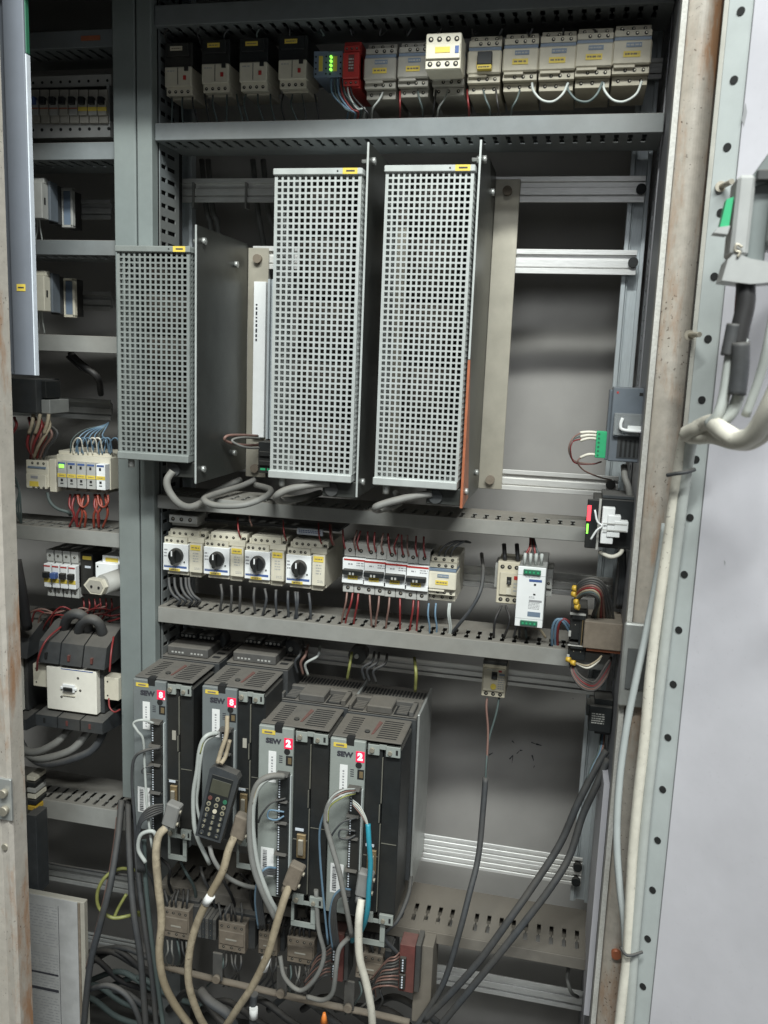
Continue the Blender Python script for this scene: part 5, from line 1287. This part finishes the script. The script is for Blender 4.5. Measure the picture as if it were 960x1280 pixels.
for k in range(4): cable([(444, 986 + 2 * k, 1.06), (428, 988 + 3 * k, 1.043), (412, 1000 + 3 * k, 1.038), (407 + k, 1028, 1.038)], .0011, (w_pale, w_brown, w_pale, w_yg)[k], 'thin coloured wire at the bend of the rightmost drive', 'wire', 'wire', 'thin coloured wires at the rightmost drive')
for (x, y, lb) in ((343, 1022, 'third'), (432, 1046, 'rightmost')):
    cable([(x + 12, y - 2, 1.066), (x + 2, y + 3, 1.062), (x - 8, y, 1.062), (x - 6, y - 9, 1.062), (x + 6, y - 8, 1.064), (x + 12, y - 7, 1.066)], .0013, w_blue if lb == 'third' else w_dgrey, 'small wire ring on the front of the ' + lb + ' drive', 'wire', 'wire')
    cable([(x + 14, y - 24, 1.066), (x - 4, y - 18, 1.06), (x - 16, y - 4, 1.06), (x - 20, y + 6, 1.062)], .0014, w_dgrey, 'dark bowed wire on the front of the ' + lb + ' drive', 'wire', 'wire')
cable([(192, 957, 1.07), (180, 960, 1.064), (178, 966, 1.064), (190, 968, 1.07)], .0012, w_dgrey, 'small wire ring on the front of the leftmost drive', 'wire', 'wire')
for lb, bx_, by_ in (('third', 345, 1085), ('rightmost', 438, 1112)):
    for k in range(5): cable([(bx_, by_ + 2 * k, 1.066), (bx_ - 12, by_ + k * 2, 1.055), (bx_ - 22 + k, by_ + 12 + k, 1.052), (bx_ - 26 + 2 * k, by_ + 40, 1.06), (bx_ - 22 + 2 * k, by_ + 75, 1.08)], .0017, w_dgrey if k else w_blue, 'dark wire curving off the foot of the ' + lb + ' drive', 'wire', 'wire', 'dark wires at the foot of the ' + lb + ' drive')
cable([(408, 1010, 1.05), (400, 1035, 1.05), (400, 1070, 1.055), (404, 1120, 1.06), (410, 1180, 1.07)], .0016, w_blue, 'thin blue grey wire between the third and rightmost drives', 'wire', 'wire')
# wires into the rear of the big drives
for k, (x, y, x2, y2) in enumerate(((372, 842, 378, 806), (379, 843, 385, 806), (385, 844, 400, 808), (456, 850, 468, 815), (462, 852, 474, 816), (470, 853, 484, 818))):
    cable([(x, y, 1.20), (x - 3, y - 14, 1.19), (x2 - 3, (y + y2) / 2 - 6, 1.19), (x2, y2, 1.21)], .0021, (w_dgrey, w_brown, w_pale, w_dgrey, w_dgrey, w_dgrey)[k], ('left', 'middle', 'right')[k % 3] + ' supply wire entering the top of the ' + ('third' if k < 3 else 'rightmost') + ' drive', 'wire', 'wire', 'supply wires entering the drives')
cable([(434, 849, 1.20), (437, 832, 1.19), (440, 815, 1.2)], .0022, w_yg, 'yellow green earth wire above the third drive', 'wire', 'wire')
cable([(519, 864, 1.19), (520, 842, 1.18), (518, 822, 1.2)], .0024, w_yg, 'yellow green earth wire above the rightmost drive', 'wire', 'wire')
for k, x in enumerate((270, 362, 444)):
    o = MB().cyl((0, -.004, 0), (0, .02, 0), .014, 16).build('rail_knob', dk2); o.location = P(x + (3 if k else 2), 801 + k * 9, 1.24); tag(o, 'round dark mounting nut behind the ' + ('first', 'second', 'third')[k] + ' drive top', 'nut')
    MB().cyl((0, -.008, 0), (0, -.004, 0), .0035, 8).build('stud', steel, o)

# handheld keypad
pc = P(270, 1007, 1.035)
kp = empty('handheld_keypad', pc, 'dark dusty handheld keypad with small display resting against the second drive', 'keypad', rot=(math.radians(-6), math.radians(11.5), math.radians(4)))
hw = .0195; hh = .050
MB().prism([(-hw - .0015, hh - .002), (-hw + .004, hh + .003), (hw - .002, hh + .0), (hw + .0025, hh - .006), (hw - .001, -hh), (-hw + .001, -hh)], 0, .018, 'y').build('case', dk2, kp)
MB().box(-hw + .004, hw - .004, -.0006, .001, -hh + .003, hh - .008, .0008).build('key_panel', dk, kp)
MB().box(-hw + .006, hw - .006, -.0010, -.0004, hh - .034, hh - .014, .0003).build('keypad_display', mat('lcd_grey', (.062, .062, .045), .5), kp)
key_m = mat('worn_key_rubber', (.26, .24, .17), .6)
rows = [[(-1, 0, redb, ''), (0, -.1, key_m, ''), (1, 0, grn_d, '')], [(-1, 1, key_m, ''), (0, 1, key_m, ''), (1, 1, key_m, '')], [(-1, 2, key_m, ''), (0, 2, beige, ''), (1, 2, key_m, '')]]
for q_, t3 in enumerate(('123', '456', '789', '.0-')): rows.append([(c_, 3 + q_, None, t3[c_ + 1]) for c_ in (-1, 0, 1)])
for row in rows:
    for c_, rr_, m_, ch in row:
        x = c_ * .0108 + .0005; z_ = hh - .041 - rr_ * .0084
        k_ = MB().cyl((x, -.002, z_), (x, -.0005, z_), .0031, 10).build('key', m_ or dk2, kp)
        if ch: text(ch, .0062, (x, -.0022, z_), key_m, k_, 'key_digit', .0003)
        elif m_ is key_m: MB().cyl((x, -.0023, z_), (x, -.0019, z_), .0016, 8).build('key_face', dk2, k_)
cable([(262, 1057, 1.045), (266, 1072, 1.04), (276, 1088, 1.045), (290, 1100, 1.06), (310, 1108, 1.08), (330, 1110, 1.10)], .0032, w_grey, 'grey cable leaving the bottom of the handheld keypad')

# ================================================================== BOTTOM ROW
LB = [(205, 1134, 236, 1176, 'dusty brown contactor behind the first beige cable', 1.13), (273, 1151, 306, 1193, 'dusty brown contactor between the second and third beige cables', 1.13),
      (323, 1164, 346, 1196, 'dusty brown contactor mostly hidden by the third beige cable', 1.15), (359, 1170, 392, 1208, 'dusty brown contactor right of the third beige cable', 1.13), (445, 1190, 477, 1228, 'dusty brown contactor beneath the rightmost drive', 1.12)]
for x0, y0, x1, y1, lab, Y_ in LB:
    d = Dev('dusty_contactor', lab, 'contactor', x0, y0, x1, y1, Y_, 'dusty brown contactors at the bottom')
    d.boxes('body', dirty_beige, [(0, 0, 1, 1, 0, 50, 1), (.04, .25, .96, .72, -2, 4, .8)])
    d.boxes('rear_case', dk2, [(1.0, .0, 1.25, 1.02, 14, 80, .8), (0, 1.0, 1.2, 1.12, 20, 80)])
    d.boxes('name_plate', dull, [(.3, .42, .7, .47, -2.5, -1.9, 0)])
    d.holes([(u, .86, 0) for u in (.13, .38, .63, .87)] + [(u, .14, 0) for u in (.2, .5, .8)], 2.1)
    for k in range(5):
        xx = x0 + 4 + k * 6
        cable([(xx, y1 - 2, Y_ + .01), (xx + random.uniform(-2, 3), y1 + 12, Y_ - .005), (xx + random.uniform(-6, 6), y1 + 24, Y_ + .005), (xx - 6 + random.uniform(-12, 12), y1 + 40, Y_ + .04)], .0016, random.choice((w_dgrey, w_dgrey, w_gtl, w_grey)), 'thin wire hanging below the ' + lab, 'wire', 'wire', 'dusty wires under the brown contactors')
        cable([(xx, y0 + 4, Y_ + .01), (xx + random.uniform(-3, 3), y0 - 8, Y_), (xx + random.uniform(-6, 8), y0 - 22, Y_ + .02)], .0018, random.choice((w_dgrey, w_black, w_dgrey)), 'thin wire rising from the ' + lab, 'wire', 'wire', 'dusty wires above the brown contactors')
d = Dev('terminal_row', 'dim row of dusty terminals between two brown contactors', 'terminal', 247, 1146, 270, 1176, 1.14)
for k in range(5): d.boxes('terminal', dk2 if k % 2 else greyd, [(.0 + k * .2, 0, .18 + k * .2, 1, 0, 40)])
d.holes([(.09 + k * .2, v, 0) for k in range(5) for v in (.2, .45, .8)], 1.3)
for k, (x0, y0, x1, y1, lab) in enumerate(((415, 1166, 428, 1228, 'left dusty red relay board with a column of small terminals'), (500, 1180, 516, 1242, 'right dusty red relay board with white dots, under the right drive'))):
    d = Dev('relay_board', lab, 'relay board', x0, y0, x1, y1, 1.11, 'dusty red relay boards')
    d.boxes('board', redb, [(0, 0, 1, 1, 0, 30, .8)]); d.boxes('board_side', dk2, [(1.02, 0, 1.35, 1, 4, 40)])
    for v0 in (.10, .46):
        t_ = d.boxes('terminal_column', dk, [(.08, v0, .48, v0 + .30, -5, 0, .4)])
        mb = MB()
        for q_ in range(5): mb.cyl((d.X(.28), -.0058, d.Z(v0 + .04 + q_ * .055)), (d.X(.28), -.005, d.Z(v0 + .04 + q_ * .055)), .0013, 6)
        mb.build('terminal_screw', pale_edge, t_, 'stuff')
d = Dev('grey_end_plate', 'dull grey end plate right of the right red relay board', 'end plate', 519, 1180, 537, 1272, 1.13)
d.boxes('plate', paint_low, [(0, -.1, 1, 1, 0, 60, .8)])
for k in range(10):
    x = 478 + k * 3
    cable([(500, 1190 + k * 5, 1.115), (494 - k, 1196 + k * 4, 1.10), (484 - k * 2, 1200 + k * 4, 1.105), (470 + random.uniform(-8, 8), 1225 + k * 3, 1.12)], .0012, random.choice((w_brown, w_dgrey, w_brown)), 'thin dusty wire bunched left of the right red board', 'wire', 'wire', 'wires left of the right red board')
for k in range(9):
    cable([(415, 1180 + k * 5, 1.115), (405, 1188 + k * 4, 1.105), (396 - k, 1194 + k * 5, 1.11), (384 + random.uniform(-8, 8), 1220 + k * 2, 1.12)], .0012, random.choice((w_brown, w_dgrey, w_grey)), 'thin dusty wire bunched left of the left red board', 'wire', 'wire', 'wires left of the left red board')
cable([(205, 1208, 1.15), (260, 1222, 1.14), (330, 1238, 1.13), (400, 1254, 1.13), (470, 1268, 1.13), (512, 1278, 1.13)], .0052, dirty_beige, 'dusty brown support tube running along the bottom', 'support_tube', 'tube', None, 10)
for k, (x, y) in enumerate(((272, 1221), (352, 1239), (436, 1257))):
    p = P(x, y, 1.125)
    r = empty('tube_bracket', p, 'dusty bracket holding the support tube, ' + ('left', 'middle', 'right')[k] + ' one', 'bracket', 'brackets of the support tube')
    MB().box(-.008, .008, -.002, .002, -.006, .042, .001).build('arm', greyd, r); MB().cyl((0, -.008, 0), (0, -.002, 0), .0065, 12).build('bolt', dirty_beige, r)
for k in range(7):
    x = 210 + 42 * k
    cable([(x, 1262, 1.25), (x + 30, 1250 + random.uniform(-14, 10), 1.22), (x + 70, 1272 + random.uniform(-8, 8), 1.2), (x + 110, 1300, 1.22)], .0055, random.choice((w_black, w_dgrey)), ('leftmost', 'second', 'third', 'fourth', 'fifth', 'sixth', 'rightmost')[k] + ' thick dusty cable from the left on the dark cabinet floor', 'cable', 'cable', 'thick cables on the cabinet floor')
cable([(395, 1112, 1.08), (398, 1160, 1.08), (405, 1192, 1.085), (396, 1220, 1.09), (376, 1238, 1.10), (356, 1222, 1.10), (350, 1195, 1.11)], .0034, w_grey, 'grey cable looping round the right brown contactors')
cable([(436, 1172, 1.075), (424, 1186, 1.07), (420, 1210, 1.07), (416, 1240, 1.08), (404, 1250, 1.09), (384, 1246, 1.1)], .0036, w_grey, 'grey cable sagging below the teal cable')
cable([(250, 1238, 1.1), (262, 1252, 1.09), (284, 1268, 1.09), (296, 1290, 1.1)], .0075, w_dgrey, 'thick dusty hose curling between the beige cables')
cable([(318, 1242, 1.12), (316, 1262, 1.12), (316, 1290, 1.12)], .006, w_dgrey, 'thick dark cable end with white sleeve at the bottom')
cable([(317, 1260, 1.114), (317, 1272, 1.114)], .0068, paper, 'white sleeve on the dark cable at the bottom', 'marker_sleeve', 'sleeve')
o = MB().cyl((0, 0, 0), (0, 0, .016), .006, 12, .002).build('bottle_cap', mat('orange_plastic', (.75, .22, .04), .5)); o.location = P(405, 1278, 1.10); tag(o, 'small orange cap at the very bottom middle', 'cap')
cable([(500, 1195, 1.12), (480, 1170, 1.10), (497, 1150, 1.11), (510, 1120, 1.14), (514, 1096, 1.17)], .003, w_dgrey, 'dark cable rising beside the rightmost drive')
for k in range(10):
    x = 176 + k * 25
    cable([(x, 1068 + k * 5, 1.16), (x + random.uniform(0, 14), 1080 + k * 5, 1.14), (x + random.uniform(5, 20), 1100 + k * 5, 1.15), (x + 20, 1125 + k * 4, 1.17)], .0024, random.choice((w_dgrey, w_black, w_gtl, w_dgrey)), 'dark wire hanging below the drives', 'wire', 'wire', 'dark wires hanging below the drives')
cable([(712, 1205, 1.2), (709, 1222, 1.19), (714, 1240, 1.2), (722, 1246, 1.25)], .0028, w_grey, 'short grey cable poking down at the bottom right rail')

# ================================================================== DOOR (right, open)
dA = P(912, 0, 1.0); dir_ = Vector((.86, -.51, 0)).normalized(); nrm = Vector((-dir_.y, dir_.x, 0)) * -1
door = empty('cabinet_door', (P(905, 30, 1.0).x, 1.0, ZB), 'white inside of the open cabinet door with a punched pale green strip', 'door')
ang = math.atan2(dir_.y, dir_.x)
door.rotation_euler = (0, 0, ang)
Hd = ZT - ZB + .05
# local x along door, y: away from viewer(+)
sw_ = .0265
hz = []
for py in (12.5, 99, 187, 271.5): pass
pitch = P(928, 12.5, .99).z - P(914, 99, .99).z
vs = [0]; hs = set(); z0_ = P(928.5, 12.5, .99).z - ZB
zs = []
zc = z0_ + pitch
while zc > .02: zs.append(zc); zc -= pitch
zs = sorted(zs)
MB().box(.0025, sw_ + .001, .0012, .005, 0, Hd, .0006).build('stiffener_strip', strip_m, door)
mbh = []
for k, zc in enumerate(zs):
    o = MB().cyl((sw_ * .60, .0004, zc), (sw_ * .60, .0022, zc), .0042, 14).build('strip_hole', hole, door)
MB().box(-.003, .0022, .0018, .016, 0, Hd, .0006).build('strip_return', flange_m, door)
MB().box(sw_ + .0022, .60, -.0008, .012, 0, Hd, .001).build('door_panel', door_m, door)

bpy.context.view_layer.update()
dM = door.matrix_world.inverted()
def on_door(px, py):
    o = dM @ Vector((0, 0, CZ)); q_ = dM @ P(px, py, 1.0); t = (-.0011 - o.y) / (q_.y - o.y); return o + (q_ - o) * t
for pts in (((932, 128), (934, 140), (930, 158), (927, 150)), ((905, 700), (907, 703), (906, 707))):
    MB().add([on_door(*p) for p in pts], [tuple(range(len(pts)))]).build('scuff_mark', ink_l, door)
# door device, blurred in the foreground
d = Dev('door_switch_block', 'pale grey switch block with small green end mounted on the open door', 'switch block', 922, 215, 975, 350, .82)
zf = lambda py: (350 - py) / 135 * d.H
xf = lambda px: (px - 922) / 53 * d.W
pm = mat('door_block_plastic', (0.36, 0.365, 0.36), .4, 0, .08, 40, .1, .05)
pg = mat('grey_green_block_plastic', (0.16, 0.18, 0.178), .45, 0, .08, 40, .1, .05)
d.boxes('body', pm, [(.02, .22, .36, .98, 0, 40, 3)])
d.boxes('recess_body', pg, [(.34, .05, .72, 1.0, 10, 50, 2)])
d.boxes('side_body', pm, [(.70, .32, 1.6, 1.15, -6, 50, 5)]); d.boxes('upper_body', pm, [(.86, 1.0, 1.9, 2.1, -2, 50, 5)])
MB().prism([(xf(917), zf(352)), (xf(921), zf(326)), (xf(927), zf(316)), (xf(944), zf(324)), (xf(975), zf(330)), (xf(975), zf(352)), (xf(946), zf(356))], -.002, .034, 'y').build('foot', pm, d.root)
MB().prism([(xf(924), zf(246)), (xf(929), zf(238)), (xf(945), zf(205)), (xf(972), zf(150)), (xf(990), zf(150)), (xf(990), zf(200)), (xf(962), zf(222)), (xf(940), zf(232)), (xf(929), zf(248))], .004, .03, 'y').build('slanted_cover', pg, d.root)
MB().prism([(xf(911), zf(282)), (xf(915), zf(247)), (xf(922), zf(244)), (xf(920), zf(281))], .006, .02, 'y').build('green_end', grnp, d.root)
MB().prism([(xf(905), zf(290)), (xf(909), zf(283)), (xf(921), zf(281)), (xf(919), zf(292))], .004, .022, 'y').build('clip', pm, d.root)
MB().tube([(xf(934), -.003, zf(310)), (xf(928), -.003, zf(306)), (xf(927), -.003, zf(314)), (xf(932), -.003, zf(316)), (xf(930), -.003, zf(322))], .0012, 6).build('wire_clip', screw_m, d.root)
d.boxes('dark_gap', dk2, [(.36, .92, .78, 1.02, -2, 8, 1)])
cable([(932, 352, .83), (932, 380, .83), (926, 408, .83), (922, 430, .83)], .0082, w_black, 'thick black sleeve under the door switch block')
cable([(924, 352, .835), (921, 390, .835)], .0024, w_red, 'short red wire under the door switch block', 'wire', 'wire')
cable([(926, 420, .83), (916, 432, .83), (911, 460, .83), (906, 492, .83), (898, 518, .83), (886, 530, .84)], .0052, w_pale, 'left grey cable hanging from the door switch block')
cable([(927, 420, .83), (927, 455, .828), (924, 492, .828), (913, 518, .83), (897, 530, .835)], .0056, w_pale, 'right grey cable hanging from the door switch block')
cable([(918, 405, .828), (914, 425, .828), (910, 445, .828)], .0066, w_dgrey, 'short black shrink sleeve on the left door cable', 'shrink_sleeve', 'sleeve')
cable([(926, 428, .822), (925, 460, .822), (921, 494, .822)], .0080, w_dgrey, 'long black shrink sleeve on the right door cable', 'shrink_sleeve', 'sleeve')
cable([(858, 543, .90), (872, 536, .88), (888, 529, .86), (905, 540, .80), (925, 550, .78), (945, 540, .76), (965, 505, .74), (985, 460, .73)], .0085, w_white, 'thick white cable swinging from the tied bundle to the door')
cable([(862, 546, .90), (876, 546, .88), (892, 546, .86), (915, 552, .80), (940, 552, .78), (962, 535, .76), (985, 500, .74)], .0070, w_white, 'second white cable just below the thick white one')
cable([(972, 360, .78), (962, 420, .78), (950, 470, .79), (932, 520, .80)], .0040, w_pale, 'pale cable at the right edge of the picture')
r_ = cable([(868, 528, .885), (878, 535, .868), (884, 546, .875), (874, 553, .89), (864, 545, .90), (866, 532, .89)], .0022, w_white, 'white cable tie bundling the door cables', 'cable_tie', 'cable tie')
# cables down the post
cable([(871, 538, .93), (857, 545, .95), (850, 575, .97), (843, 620, .985), (833, 690, .99), (823, 760, .99), (813, 840, .99), (806, 920, .99), (797, 1000, .99), (790, 1080, .99), (786, 1160, .99), (784, 1195, .99), (778, 1245, .99), (773, 1290, .99)], .0062, w_white, 'cream cable running down in front of the right post')
cable([(872, 542, .93), (864, 555, .95), (858, 590, .975), (850, 650, .985), (840, 730, .99), (828, 830, .99), (818, 920, .99), (808, 1010, .99), (800, 1100, .99), (793, 1180, .99), (789, 1240, .99), (785, 1290, .99)], .0062, w_pale, 'light grey cable running down beside the cream one')
cable([(832, 655, .996), (822, 720, 1.0), (808, 790, 1.0), (795, 850, 1.0), (783, 910, 1.0), (774, 980, 1.0), (771, 1050, 1.0), (775, 1110, 1.0), (780, 1150, .998), (782, 1190, .998)], .0045, strip_m, 'thinner pale green cable bowing left of the cream one')
cable([(834, 594, .965), (845, 592, .958), (858, 590, .958), (868, 587, .97)], .0022, w_dgrey, 'dark cable tie fixing the cables to the door strip, upper', 'cable_tie', 'cable tie')
cable([(776, 1184, .99), (782, 1193, .978), (790, 1194, .978), (803, 1190, .985)], .0018, w_dgrey, 'dark cable tie round the cables near the bottom', 'cable_tie', 'cable tie')

for o in bpy.data.objects:
    if o.type == 'MESH' and o.name.startswith('frame_post'): pass
